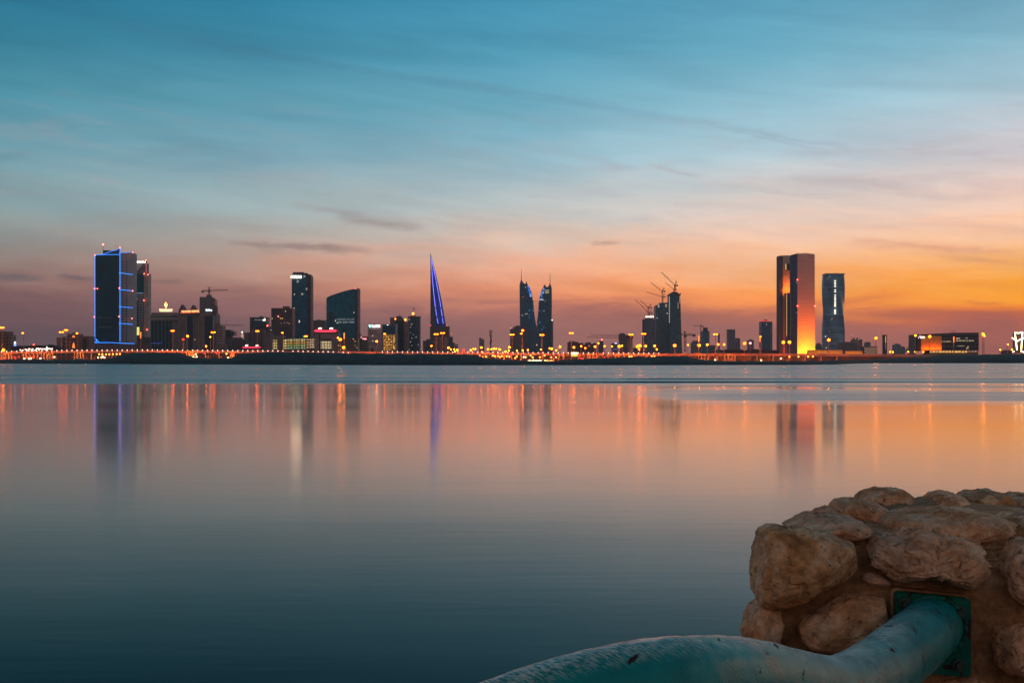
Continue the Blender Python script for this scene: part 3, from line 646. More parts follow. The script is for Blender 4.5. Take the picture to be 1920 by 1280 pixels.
# ---- O: curved-top teal tower
D = 2100
O = bld('curved_top_tower', 'teal glass tower whose roof sweeps up in one curve to the right', 642, D, 'skyscraper')
ol = [(612, 664), (612, 559.5), (614, 557), (620, 554), (630, 550.5), (640, 547.3), (650, 544.4), (660, 542.2), (666.5, 541.4), (666.5, 664)]
prismpx(O, 'glass_body', ol, D, 28, facade('O_glass', (.002, .060, .075), (.001, .028, .038), 2.2, 3.7, .85, .8, .001, (1, .9, .7), .6, .2, .13))
boxpx(O, 'end_wall', 666.7, 669, 542.5, None, D-1, 26, black); boxpx(O, 'end_fin', 669.2, 671.6, 540.3, None, D-2, 30, plain('fin_mauve', (.13, .08, .09), .7))
boxpx(O, 'darker_strip', 616.5, 624, 585, None, D-.4, .3, plain('dark_strip', (.001, .030, .04), .15))  # darker strip down the left part of the front
textpx(O, 'banner_lettering', 'OFFICES TO LET', 631, 664.5, 600.2, 3.2, D-1.2, glow('letters_grey', (.5, .6, .65), .30), .02); textpx(O, 'banner_lettering', '36 600 390', 634, 664.5, 605.6, 3.6, D-1.2, glow('letters_grey', (.5, .6, .65), .30), .04)
panes(O, 'lit_window', [(628.3, 599.5, 629.6, 602.6), (631.5, 604, 633.5, 606)], D-.6, glow('lit_green', (.8, .9, .6), .8)); dots(O, 'lit_window', [(663.7, 585.8)], D-.5, .7, win_w)
dots(O, 'aviation_light', [(665.8, 540.6)], D-1, .7, glow('dim_avi', (1, .1, .06), 4))

P1 = simple('pink_sign_shop', 'low banded building with a small pink-red rooftop logo', 676, 689.5, 631, 1800, facade('P_band', (.18, .12, .12), (.03, .02, .03), 60, 3.0, 1, .55), 18, [('roof_band', 676, 689.5, 630.4, 632, -.6, 19, plain('rose_edge', (.45, .08, .08), .7))])
textpx(P1, 'logo_lettering', 'nass', 679.3, 687.3, 636.4, 2.4, 1798, glow('pink_sign', (1, .3, .35), 2.5), .05); dots(P1, 'logo_dot', [(677.3, 632.4)], 1798, .9, glow('pink_dot', (1, .4, .45), 3))

# ---- Q/R: bank building
D = 1850
Q = bld('bank_building', 'pale mauve block with three columns of square windows and a glowing white bank sign', 703, D)
boxpx(Q, 'wall', 689.5, 717, 608, None, D, 26, plain('bank_wall', (.36, .26, .28), .85, 0, .1)); boxpx(Q, 'side_wall', 717.2, 743.5, 607.8, None, D+1, 24, plain('bank_wall2', (.10, .08, .11), .7))
for c in (693, 698, 703.3):
    for yy in (619, 624, 634.3, 644):
        if (c, yy) in ((698, 634.3),): pass
        panes(Q, 'window', [(c, yy, c+2.2, yy+1.8)], D-.3, black, .4)
dots(Q, 'lit_window', [(699, 629.2), (699.2, 639.2)], D-.4, .55, win_w)
textpx(Q, 'bank_lettering', 'bankABC', 698.3, 712.6, 613.2, 4, D-1.5, glow('bank_white', (1, .88, .78), 5), .06)
prismpx(Q, 'bank_logo', [(691.5, 609), (697.6, 609), (696.2, 613), (694.2, 614)], D-1.5, .5, glow('bank_teal', (.05, .8, .7), 3)); prismpx(Q, 'bank_logo', [(691.6, 609.2), (693.4, 609.2), (694, 612.8), (692.6, 612.2)], D-1.7, .15, glow('bank_white', (1, .88, .78), 5))
m, n, bs = newmat('golden_hall'); g = n.new('ShaderNodeNewGeometry'); p = g.outputs['Position']
q = n.noise(n.vmul(p, (1, 1, 1.4)), .42, 3, .7); n.put(bs.inputs['Base Color'], (.12, .07, .03)); n.put(bs.inputs['Emission Color'], n.ramp(q, [(.4, (.5, .12, .01)), (.62, (1, .5, .07)), (.75, (1, .8, .4))])); n.put(bs.inputs['Emission Strength'], n.mr(q, .45, .68, .08, 1.6)); m.cycles.emission_sampling = 'NONE'
boxpx(Q, 'lit_glass_front', 719, 741, 627.5, 656, D+.2, .7, m); boxpx(Q, 'upper_glass', 719, 741, 610.5, 625, D+.2, .7, facade('Qupper', (.02, .025, .05), (.006, .015, .035), 3, 3, .8, .8, 0))
bm = bmesh.new()
for x in (722.6, 727, 731.4, 735.8): bx(bm, PX(x, D), PX(x+.7, D), D-.6, D+.1, GZ, PZ(627.5, D))
for yy in (632.5, 638, 643.5, 649): bx(bm, PX(719, D), PX(741, D), D-.62, D-.1, PZ(yy+.7, D), PZ(yy, D))
obj('glazing_frame', bm, plain('frame_brown', (.08, .05, .03), .7), Q)
boxpx(Q, 'pier', 741.2, 743.6, 607.5, None, D-.4, 3, conc); panes(Q, 'roof_sign', [(725.5, 608.6, 728, 609.6)], D-.5, glow('blue_white', (.5, .75, 1), 3))

# ---- S: domed building with amber roof lamps
D = 1950
S1 = bld('domed_office', 'dark glass office with a low dome between two amber roof lamps', 752, D)
boxpx(S1, 'back_wall', 731.5, 742, 595, None, D+4, 20, plain('s_back', (.12, .07, .07), .85)); boxpx(S1, 'wall', 742.2, 757, 601, None, D, 20, plain('s_glass', (.004, .018, .022), .15)); boxpx(S1, 'pier', 757.2, 764.5, 603, None, D-1, 20, plain('s_pier', (.16, .085, .08), .85)); boxpx(S1, 'pier', 743.5, 745.6, 606, None, D-1, 1, plain('s_pier2', (.2, .15, .15), .85))
bm = bmesh.new(); c = P(748.3, 600.5, D+8)
bmesh.ops.create_uvsphere(bm, u_segments=20, v_segments=10, radius=1, matrix=Matrix.Translation(c) @ Matrix.Diagonal((6.2, 6.2, 6.4, 1))); obj('dome', bm, plain('dome_brown', (.09, .05, .05), .7), S1, True)
boxpx(S1, 'drum', 741, 756.5, 599, 602.5, D+1, 14, plain('drum_brown', (.10, .05, .045), .8)); linepx(S1, 'finial', [(748.3, 593), (748.3, 586.5)], D+8, .2, steel)
amber = glow('amber_lamp', (1, .32, .03), 5)
dots(S1, 'roof_lamp', [(741.3, 597.8)], D-2, 1.2, amber); dots(S1, 'roof_lamp', [(760, 599.2)], D-3, 1.7, amber)
T1 = simple('flagged_tower', 'blue-grey office tower with an amber roof lamp and a flag pole', 765, 787, 594, 2000, facade('T_grid', (.055, .05, .06), (.015, .025, .035), 3.2, 3.6, .7, .55, .03, (.9, .8, .6), .35), 22, [('parapet', 764.6, 787.4, 593, 594.6, -.8, 23, plain('t_par', (.14, .08, .08), .8)), ('roof_house', 770, 779, 590.8, 592.8, 4, 8, plain('t_rf', (.35, .12, .05), .8)), ('glass_strip', 768.5, 776, 611, 656, -.5, .4, facade('T_lit', (.02, .03, .04), (.01, .02, .03), 2, 2.6, .8, .5, .12, (.9, .85, .7), .45))])
dots(T1, 'roof_lamp', [(774.5, 588)], 2002, 1.9, amber); linepx(T1, 'flag_pole', [(775.5, 590), (775.5, 576)], 2004, .16, steel)
prismpx(T1, 'flag', [(774, 576.5), (778, 579.3), (778, 580.6), (774.3, 578.4)], 2004, .15, plain('flag_grey', (.12, .1, .11), .9))
simple('small_terrace', 'small stepped dark blocks just left of the sail-shaped tower', 793, 799.2, 638.5, 2400, plain('u1', (.10, .06, .065), .9), 15, [('wall_step', 799.4, 806, 635.5, None, 2, 14, plain('u2', (.09, .055, .065), .9))])

# ---- V: sail tower
D = 2700
Vt = bld('sail_tower', 'tall sail-shaped tower tapering to a point, traced with blue light dots', 822, D, 'skyscraper')
prismpx(Vt, 'sail', [(807, 664), (807, 500), (806.6, 474.5), (808.5, 482), (812.5, 497), (817, 514.5), (822, 535), (827, 558), (831, 580), (834, 597), (836.3, 612), (836.3, 664)], D, 26, facade('V_glass', (.012, .03, .22), (.008, .012, .10), 3, 3.9, .9, .7, 0, wr=.3, gr=.2))
prismpx(Vt, 'sail_edge', [(807.02, 664), (807.02, 478), (807.6, 486), (809, 530), (812.6, 570), (816, 600), (818, 612), (818, 664)], D-2, 1.8, plain('sail_brown', (.055, .04, .05), .6))
inner = [(808.2, 484), (809.4, 499), (811, 524), (813.2, 549), (816, 573), (818.6, 592), (821.4, 607)]
outer = [(808.8, 484), (812.6, 502), (817, 523), (821.2, 545), (825.4, 569), (828.6, 590), (831.2, 607)]
def along(pts, step, x=False):
    out = []; ys = pts[0][1]
    while ys <= pts[-1][1]:
        out.append((interp([(b, a) for a, b in pts], ys), ys)); ys += step
    return out
gap = lambda y: not any(a < y < a+1.6 for a in (561.5, 577, 592.8))
dots(Vt, 'led_light', [q for q in along(inner, 2.75) if gap(q[1])], D-3, .52, blue_dot)
dots(Vt, 'led_light', [q for q in along(outer, 2.75) if gap(q[1]) and q[1] > 489], D-3, .52, blue_dot)
dots(Vt, 'aviation_light', [(807, 528.5), (824.5, 541.5)], D-3.5, .7, glow('dim_avi', (1, .1, .06), 4)); dots(Vt, 'aviation_light', [(807.5, 609.6), (838, 610.2)], D-4, 1.3, glow('dim_red2', (1, .08, .06), 1.4))
for yy in (563.5, 579, 594): panes(Vt, 'bridge_line', [(807.3, yy, 811, yy+.6), (817, yy-.3, 824.5, yy+.2)], D-3.2, plain('bridge_pale', (.35, .32, .3), .7))
boxpx(Vt, 'base_block', 806.2, 842.2, 611.6, None, D-8, 30, facade('V_base', (.10, .04, .045), (.05, .02, .025), 5, 4, .7, .6))
boxpx(Vt, 'front_block', 811.5, 840.5, 632, None, D-30, 20, facade('V_front', (.34, .13, .10), (.09, .03, .03), 9, 9, .3, .75, off=2)); boxpx(Vt, 'side_step', 842.4, 848.5, 631, None, D-12, 18, concd); boxpx(Vt, 'side_step', 848.7, 852, 642, None, D-12, 18, concd)
dots(Vt, 'aviation_light', [(846, 625.8)], D-13, 1.5, glow('dim_red2', (1, .08, .06), 1.4))
bm = bmesh.new(); bar(bm, P(844.5, 631, D-9), P(845.5, 624, D-9), .3); obj('antenna', bm, steel, Vt)
simple('striped_terrace_block', 'tiny block with pale lit stripes right of the sail-shaped tower', 852.5, 858.5, 645, 2500, facade('stripes', (.1, .08, .09), (.5, .4, .3), 90, 5, 1, .4, 0), 12)
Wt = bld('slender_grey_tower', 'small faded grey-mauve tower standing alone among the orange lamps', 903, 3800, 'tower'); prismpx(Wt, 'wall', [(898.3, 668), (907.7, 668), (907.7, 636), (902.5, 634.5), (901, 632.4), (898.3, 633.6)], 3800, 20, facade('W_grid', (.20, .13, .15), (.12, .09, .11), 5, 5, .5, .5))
tm = thing('telecom_mast', 'dark telecom mast crowded with antennas, standing alone between sail tower and twin horned towers', 'mast', tuple(P(920.2, 668, 1500)))
bm = bmesh.new(); bar(bm, P(920.2, 668, 1500), P(920.3, 621, 1500), (.8, .55), 8); obj('pole', bm, steel, tm)
for (x, y0, y1) in ((917.8, 619, 625), (919.8, 617.5, 622), (922.6, 618.5, 624.5), (918.4, 626, 631), (922.4, 628, 633), (921.8, 635, 642), (918.6, 640, 645)):
    bm = bmesh.new(); bx(bm, PX(x-.5, 1500), PX(x+.5, 1500), 1499.6, 1500.2, PZ(y1, 1500), PZ(y0, 1500)); bar(bm, P(x, (y0+y1)/2, 1500), P(920.2, (y0+y1)/2, 1500), .12); obj('antenna_panel', bm, steel, tm)

# ---- X: horned twin towers
D = 3300
fX = facade('X_glass', (.05, .07, .11), (.010, .022, .036), 6, 5.4, 1.0, .55, .0)
def horn(name, label, body, curve, spire, D, gl):
    t = bld(name, label, sum(x for x, _ in body)/len(body), D, 'skyscraper')
    prismpx(t, 'body', body, D, 36, fX)
    prismpx(t, 'curved_glass', curve, D-3, 2.6, facade('X_curve', (.012, .06, .13), (.004, .024, .05), 5, 5.4, .85, .7, .05, (.08, .4, 1), .25, .3, .15))
    bm = bmesh.new(); bar(bm, P(*spire[0], D+8), P(*spire[1], D+8), (.9, .35)); obj('spire', bm, steel, t)
    prismpx(t, 'blue_lit_glass', gl, D-4.2, 1, BL)
    return t
m, n, bs = newmat('blue_floor_lights'); g = n.new('ShaderNodeNewGeometry'); x, y, z = n.sep(g.outputs['Position'])
wn = n.new('ShaderNodeTexWhiteNoise', noise_dimensions='2D'); n.put(wn.inputs['Vector'], n.comb(n.m('FLOOR', n.m('DIVIDE', x, 3.0)), n.m('FLOOR', n.m('DIVIDE', z, 4.6)), 0.0))
k = n.m('MULTIPLY', n.m('GREATER_THAN', wn.outputs['Value'], .25), n.m('LESS_THAN', n.m('FRACT', n.m('DIVIDE', z, 4.6)), .6))
n.put(bs.inputs['Base Color'], (.01, .05, .12)); n.put(bs.inputs['Emission Color'], n.mix(n.mr(wn.outputs['Value'], .7, 1, 0, 1), (.02, .2, .9, 1), (.3, .65, 1, 1))); n.put(bs.inputs['Emission Strength'], n.mr(k, 0, 1, .12, 1.5)); m.cycles.emission_sampling = 'NONE'; BL = m
HL = horn('horned_tower', 'left horned tower of the pair, with the taller spire', [(976, 666), (974.6, 575), (974.2, 534), (976, 527), (977.6, 523), (979, 527), (982.5, 531.5), (985.4, 532), (986.8, 527.4), (987.8, 528), (988.2, 531), (991, 535), (991, 666)],
     [(991, 660), (988.5, 532.5), (991, 535.5), (994, 541), (996.6, 548), (998, 555), (998.6, 562), (1000, 563.5), (1000.6, 575), (1002, 590), (1004.2, 604), (1006, 612), (1006, 660)], ((977.5, 526), (977.5, 504.5)), D,
     [(989, 534), (991.5, 536.5), (994.5, 543), (996.6, 550), (997.6, 556.5), (993.5, 556.5), (991.8, 546), (989.4, 540)])
HR = horn('horned_tower', 'right horned tower of the pair, with yellow-lit top floors', [(1020, 666), (1019.6, 535), (1022.2, 533), (1023.2, 537), (1026, 538.5), (1028.8, 536), (1030.5, 532), (1031.4, 529), (1032.6, 534), (1034.6, 539.5), (1034.8, 575), (1034, 610), (1034, 666)],
     [(1008, 660), (1006.4, 606), (1008, 596), (1009.6, 580), (1010, 567), (1011, 565), (1011.4, 560), (1013.4, 551), (1016, 543), (1019.6, 537.5), (1021, 536), (1021, 660)], ((1031.4, 532), (1031.4, 511.5)), D+40,
     [(1019.4, 540), (1021, 538), (1020.4, 548), (1017, 554), (1016, 560), (1012.2, 560), (1014, 552), (1016.6, 545)])
panes(HR, 'lit_floor', [(1021.5, 543.5, 1029.5, 544.9), (1022, 546.2, 1029.5, 547.4), (1022, 548.4, 1029, 549.6)], D+37, glow('yellow_floor', (1, .7, .3), .55)); panes(HR, 'lit_floor', [(1012, 560.8, 1018.6, 562)], D+33, glow('white_floor', (.8, .9, 1), 1.2)); dots(HR, 'lit_window', [(1019.6, 563.2), (1022.8, 563.4), (1020.3, 582.5)], D+33, .8, win_o)
dots(HL, 'lit_window', [(985.2, 538.4), (988.2, 588), (985.4, 588.6), (979, 591)], D-1, .9, win_w); dots(HL, 'red_emblem', [(980.7, 556.8)], D-1, 1.6, glow('emblem_red', (1, .03, .02), .6)); dots(HL, 'lit_window', [(999.3, 582.3), (1008, 608)], D-5, .9, glow('cool_window', (.5, .7, 1), 1))
boxpx(HR, 'side_wing', 1034.2, 1037.2, 601, None, D+20, 30, plain('wing_pink', (.15, .11, .13), .8)); dots(HR, 'beacon', [(1035.3, 600)], D+18, 1.2, glow('beacon_white', (1, .8, .6), 5))
Xb = bld('harbour_podium', 'dark blue lower block joining the two horned towers', 1007, D-60, 'building'); boxpx(Xb, 'wall', 990.5, 1022, 619, None, D-60, 30, facade('Xpod', (.035, .04, .06), (.010, .018, .03), 5, 4.5, 1, .6, .002)); boxpx(Xb, 'glass_box', 998, 1009, 613, 619, D-56, 20, plain('xbox', (.03, .05, .09), .3))
dots(Xb, 'facade_lamp', [(1006.4, 646.5)], D-62, 1.4, win_w)
X2 = simple('stepped_hotel_block', 'banded reddish block with a stepped top, left of the horned towers', 956.4, 975, 616, 3100, facade('X2', (.14, .08, .08), (.04, .03, .035), 70, 5, 1, .5), 30, [('upper_step', 962, 992, 612.5, 616, 1, 26, plain('x2s', (.09, .05, .055), .8)), ('upper_step', 966.5, 976, 610.2, 612.4, 2, 22, plain('x2s', (.09, .05, .055), .8)), ('right_wing', 975.2, 990, 616.2, None, 2, 28, facade('X2b', (.10, .06, .07), (.03, .03, .035), 8, 5, .8, .5, .003))])
dots(X2, 'beacon', [(957.2, 615.2)], 3096, 1.1, win_w)

# ---- low buildings 1064-1187
for (nm, lb, x0, x1, yt, D, mt, ex) in (
  ('rust_roofed_block', 'dark rust block with a flat roof behind the tall twin-headed lamp', 1065, 1084.5, 641, 1700, facade('y1', (.13, .05, .05), (.04, .02, .03), 4, 3.5, .6, .5, .01), [('roof_house', 1068, 1079, 639.6, 641, 3, 9, concd)]),
  ('long_red_lit_block', 'long low block with reddish lights along its roof', 1084.8, 1118, 643, 1720, facade('y2', (.11, .05, .06), (.03, .02, .03), 4, 3.5, .6, .5, .03, (1, .3, .2), .6), [('roof_house', 1100, 1108, 641.6, 642.8, 3, 9, concd)]),
  ('round_grey_block', 'small blue-grey block with a red lamp on its roof', 1121.5, 1131.5, 640, 2400, plain('y3', (.08, .07, .10), .8), [('roof_house', 1124, 1129.5, 638.8, 640, 3, 6, concd)]),
  ('blue_lit_hall', 'low hall with a bluish lit roof sign behind orange lamps', 1148, 1158.5, 643, 2300, plain('y4', (.07, .07, .13), .8), []),
  ('scaffolded_block', 'unfinished block crowned with scaffolding under the long crane jibs', 1161.5, 1173, 626, 2500, facade('y5', (.12, .09, .11), (.05, .04, .05), 4, 4.2, .5, .5), [('scaffold_top', 1163, 1171, 624.3, 626, 2, 8, steel), ('side_step', 1173.2, 1177, 634, None, 3, 12, concd)]),
  ('mauve_frame_block', 'unfinished mauve block with a wider top storey, right of the scaffolded one', 1175.5, 1186, 632, 2500, plain('y6', (.20, .14, .15), .85), [('top_storey', 1174.5, 1187.2, 628, 634.5, -1.5, 20, plain('y6b', (.08, .05, .06), .8))]),
  ('tiny_depot', 'tiny dark depot at the foot of the scaffolded towers', 1190, 1206, 652, 1500, concd, [('roof_house', 1194, 1200, 650.8, 652, 2, 5, concd)]),
):
    b = simple(nm, lb, x0, x1, yt, D, mt, 22, ex)
    if nm == 'round_grey_block': dots(b, 'aviation_light', [(1128.3, 636.6)], D-1, 1.0, red_glow); dots(b, 'lit_window', [(1122, 643.2)], D-1, 1.0, win_w)
    if nm == 'blue_lit_hall': panes(b, 'roof_sign', [(1152.5, 642.4, 1156.6, 644.2)], D-1, glow('bluish', (.55, .6, 1), 2.0)); panes(b, 'neon_base', [(1149, 654.2, 1157.5, 655.4)], D-1, glow('violet', (.25, .1, .9), .6))
    if nm == 'long_red_lit_block': dots(b, 'roof_lamp', [(1095, 645), (1110, 643.4)], D-1, .5, win_w)

# ---- AA: three towers under construction
D = 2600
a1 = bld('low_unfinished_tower', 'shortest of three unfinished towers, with white work lights on its top floor', 1217, D, 'skyscraper')
boxpx(a1, 'body', 1208.5, 1228.5, 598, None, D, 30, facade('a1', (.08, .07, .10), (.025, .03, .045), 5, 4.4, .8, .6, .004)); boxpx(a1, 'top_floor', 1211.5, 1225, 594.8, 598, D+3, 22, steel)
boxpx(a1, 'corner_shaft', 1205, 1207.8, 599, None, D+2, 10, facade('a1s', (.12, .08, .08), (.05, .03, .03), 3, 4.4, .5, .6))
for x in (1211.5, 1214.2, 1217, 1219.8, 1222, 1224.6): dots(a1, 'work_light', [(x, 593.8)], D+2, 1.15, glow('work_white', (1, .8, .6), 7))
linepx(a1, 'hoist_mast', [(1205.4, 660), (1205.4, 598)], D-2, .45, steel)
a2 = bld('middle_unfinished_tower', 'middle unfinished tower with green-grey glass grid and stepped top', 1242, D+30, 'skyscraper')
fA = facade('a2', (.10, .15, .17), (.012, .035, .045), 4.2, 4.4, .75, .75, .006, (.8, .9, .9), .4)
prismpx(a2, 'body', [(1229.4, 664), (1229.4, 574), (1231.5, 571.5), (1237, 569.4), (1238, 567.5), (1248, 567.4), (1254, 566), (1254, 664)], D+30, 34, fA)
boxpx(a2, 'corner_column', 1253.6, 1255.2, 598, None, D+28, 1.5, plain('col_pale', (.35, .33, .32), .7))
a3 = bld('tall_unfinished_tower', 'tallest unfinished tower, dark blue, with a notched ring at its crown', 1266, D+10, 'skyscraper')
prismpx(a3, 'body', [(1255.6, 664), (1254.8, 552), (1257.2, 551.6), (1258.5, 548.5), (1263, 546.5), (1270, 547.6), (1273.2, 550.4), (1275.6, 551), (1276.8, 600), (1278, 630), (1279.6, 664)], D+10, 32, facade('a3', (.03, .06, .10), (.008, .024, .04), 4, 4.4, .8, .7, .003, wr=.4))
boxpx(a3, 'crown_ring', 1254.3, 1276.4, 551.5, 553.2, D+8, 36, plain('ring', (.08, .05, .05), .8))
for x in (1255, 1260, 1265.4, 1271, 1275.5): boxpx(a3, 'crown_post', x, x+1.2, 549.4, 551.4, D+8, 2, steel)
m, n, bs = newmat('site_dots'); g = n.new('ShaderNodeNewGeometry'); x, y, z = n.sep(g.outputs['Position'])
k = n.m('MULTIPLY', n.m('LESS_THAN', n.m('FRACT', n.m('DIVIDE', z, 2.9)), .45), n.m('GREATER_THAN', n.noise(n.comb(0.0, 0.0, z), .12, 3, .6), .43))
n.put(bs.inputs['Base Color'], (.1, .07, .06)); n.put(bs.inputs['Emission Color'], (1, .75, .55, 1)); n.put(bs.inputs['Emission Strength'], n.m('MULTIPLY', k, .9)); m.cycles.emission_sampling = 'NONE'; SD = m
boxpx(a3, 'lit_edge', 1254.4, 1255.8, 556, 606, D+7, .8, SD); boxpx(a3, 'lit_edge', 1274.2, 1275.4, 553, 568, D+7, .8, SD); boxpx(a3, 'lit_edge', 1271, 1271.8, 567, 579, D+7, .8, SD)
boxpx(a2, 'lit_edge', 1233.5, 1236.5, 571.5, 576.8, D+28, .8, SD); boxpx(a2, 'lit_edge', 1247.5, 1250.5, 569.5, 575, D+28, .8, SD); dots(a2, 'work_light', [(1251, 587.4)], D+28, .9, win_w); dots(a2, 'work_light', [(1232, 596.2)], D+28, .8, win_w)

# ---- AB..AD: small far towers
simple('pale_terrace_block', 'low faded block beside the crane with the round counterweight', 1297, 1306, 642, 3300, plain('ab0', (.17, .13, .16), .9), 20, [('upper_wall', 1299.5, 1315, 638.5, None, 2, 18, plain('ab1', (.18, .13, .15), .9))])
simple('capped_blue_tower', 'blue-grey tower with a narrower cap, beside a small crane', 1316, 1330.3, 620.5, 3200, facade('ab2', (.07, .075, .105), (.025, .04, .06), 5, 5, .8, .7), 26, [('cap', 1319.5, 1327, 614, 620.3, 4, 14, plain('ab2c', (.05, .045, .06), .8)), ('side_strip', 1325.5, 1329.8, 620.8, None, -.6, .5, plain('ab2s', (.10, .11, .15), .5))])
simple('dark_shed', 'low dark shed right of the capped blue tower', 1330.6, 1342.5, 648, 3000, concd, 20, [('roof_house', 1333, 1339, 646.8, 648, 3, 6, concd)])
simple('needle_tower', 'needle-thin dark tower between two orange lamps', 1346.6, 1349.6, 625.5, 3000, facade('ab3', (.09, .05, .055), (.04, .03, .04), 9, 4, .9, .5), 4, [('podium', 1343, 1352, 655, None, -3, 12, concd)])
simple('plain_mauve_tower', 'plain mauve tower with a red beacon, the left of two joined blocks', 1365.5, 1378.6, 618, 3600, facade('ac1', (.14, .10, .13), (.06, .06, .085), 5, 5, .6, .6), 28, [('parapet', 1365.2, 1378.9, 617.4, 618.6, -1, 29, concd)])
simple('short_mauve_block', 'shorter mauve block joined to the plain mauve tower', 1378.9, 1388, 634.5, 3650, facade('ac2', (.16, .11, .13), (.08, .07, .09), 5, 5, .6, .6), 28, [('roof_house', 1380, 1386, 633.6, 634.4, 3, 8, concd)])
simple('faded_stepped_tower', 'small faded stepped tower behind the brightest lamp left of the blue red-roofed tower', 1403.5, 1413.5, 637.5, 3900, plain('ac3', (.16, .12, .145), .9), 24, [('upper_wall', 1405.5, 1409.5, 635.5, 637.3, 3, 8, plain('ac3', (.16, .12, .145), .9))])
simple('long_quay_hall', 'long low dark hall running left of the slab towers', 1356, 1461, 656, 1500, plain('hall', (.07, .04, .05), .9), 24, [('roof_step', 1362, 1392, 654.6, 656, 3, 12, concd), ('roof_step', 1404, 1426, 654.4, 656, 3, 12, concd)])
AD = simple('red_roofed_tower', 'blue glass tower with a red-lit roof, standing left of the slab towers', 1427.5, 1448.3, 602.8, 3000, facade('ad', (.035, .055, .085), (.015, .03, .05), 2.6, 4.6, .6, .8, .01, (1, .9, .7), .3), 28, [('corner_strip', 1444.6, 1446, 604, None, -.6, .5, plain('adst', (.18, .17, .17), .6))])
boxpx(AD, 'red_lit_roof', 1427.5, 1441, 600.7, 602.6, 3004, 16, glow('roof_red', (1, .04, .02), .75)); boxpx(AD, 'roof_house', 1433.5, 1439, 599, 600.6, 3008, 8, plain('rrh', (.3, .05, .04), .8)); dots(AD, 'beacon', [(1435.4, 595.6)], 3008, .8, glow('dimbeacon', (1, .5, .35), 1)); linepx(AD, 'antenna', [(1435.4, 599), (1435.4, 595.6)], 3008, .25, steel)

# ---- AE: floodlit slab towers
D = 2400
m, n, bs = newmat('slab_stone'); g = n.new('ShaderNodeNewGeometry'); x, y, z = n.sep(g.outputs['Position'])
q = n.noise(n.comb(n.m('MULTIPLY', x, .03), 0.0, n.m('MULTIPLY', z, .55)), 1.0, 5, .75)
j = n.m('LESS_THAN', n.m('FRACT', n.m('DIVIDE', z, 4.2)), .16)
k = n.m('MULTIPLY', n.mr(q, .3, .7, .72, 1.25), n.mr(j, 0, 1, 1, .78))
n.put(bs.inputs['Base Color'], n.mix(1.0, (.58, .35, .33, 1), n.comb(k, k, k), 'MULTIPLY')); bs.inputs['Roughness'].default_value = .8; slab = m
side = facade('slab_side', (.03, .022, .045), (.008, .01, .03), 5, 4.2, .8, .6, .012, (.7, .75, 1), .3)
AE = bld('floodlit_slab_tower', 'tall pale slab tower, right one of the pair, floodlit orange from its foot', 1511, D, 'skyscraper')
fm = slab
prismpx(AE, 'front_wall', [(1495.4, 668), (1528.2, 668), (1527.6, 476.4), (1520, 475.4), (1495.2, 475)], D, 30, fm)
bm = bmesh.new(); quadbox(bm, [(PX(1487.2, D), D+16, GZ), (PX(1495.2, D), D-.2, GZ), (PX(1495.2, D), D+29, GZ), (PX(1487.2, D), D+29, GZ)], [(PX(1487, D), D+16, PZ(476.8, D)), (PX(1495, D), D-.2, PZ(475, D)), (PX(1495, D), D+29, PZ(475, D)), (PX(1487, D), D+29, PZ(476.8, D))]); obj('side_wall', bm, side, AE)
linepx(AE, 'roof_rail', [(1505, 474.6), (1512, 474.2), (1515, 474.6)], D+5, .3, steel)
dots(AE, 'aviation_light', [(1495.2, 573.5), (1528.3, 573.6), (1495, 524.4)], D-1, .95, red_glow)
Dl = D+60
AL = bld('recessed_slab_tower', 'left slab tower of the pair, with a dark glass block set in its recess', 1474, Dl, 'skyscraper')
prismpx(AL, 'front_wall', [(1467.6, 668), (1490, 668), (1490, 481), (1480, 478.7), (1468, 478.8)], Dl, 24, slab)
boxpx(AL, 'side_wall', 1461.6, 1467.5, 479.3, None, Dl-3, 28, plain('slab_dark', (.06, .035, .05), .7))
boxpx(AL, 'sky_bridge', 1474.6, 1489, 494.5, 505.4, Dl-14, 13, side); boxpx(AL, 'lit_edge', 1473.5, 1474.5, 494.5, 505.2, Dl-14, 5, glow('edge_gold', (1, .5, .08), .8)); dots(AL, 'lit_window', [(1485.6, 497.8)], Dl-15, .8, win_w)
boxpx(AL, 'glass_block', 1476, 1493, 549, None, Dl-22, 20, facade('infill', (.015, .012, .04), (.012, .012, .07), 4, 4.2, .8, .7, .02, (.4, .4, 1), .3, .3, .15))
boxpx(AL, 'blue_lit_glass', 1482, 1492.6, 550, 562, Dl-22.6, .4, glow('deep_blue', (.04, .05, .6), 1.1))
boxpx(AL, 'lit_edge', 1474.6, 1475.6, 549.5, 630, Dl-23, .8, glow('edge_gold', (1, .5, .08), .8))
def area(par, name, px0, px1, py, D, dy, power, col, w, tilt):
    l = bpy.data.lights.new(name, 'AREA'); l.energy = power; l.color = col; l.shape = 'RECTANGLE'; l.size = (px1-px0)/F*D; l.size_y = w
    o = bpy.data.objects.new(name, l); COL.objects.link(o); o.parent = par
    o.location = Vector((PX((px0+px1)/2, D), D-dy, PZ(py, D) if py else GZ+1.5))-par.location
    o.rotation_euler = (math.radians(180-tilt), 0, 0)     # area lights shine down their -Z
    return o
area(AE, 'floodlight', 1497, 1527, None, D, 11, 62000, (1, .20, .004), 2.5, 24)
area(AE, 'floodlight', 1497, 1527, None, D, 34, 225000, (1, .18, .004), 3, 50)
area(AL, 'floodlight', 1471, 1486, 548, Dl, 11, 19000, (1, .22, .006), 2, 38)
area(AL, 'floodlight', 1463, 1474, None, Dl-22, 10, 14000, (1, .12, .01), 2, 20)
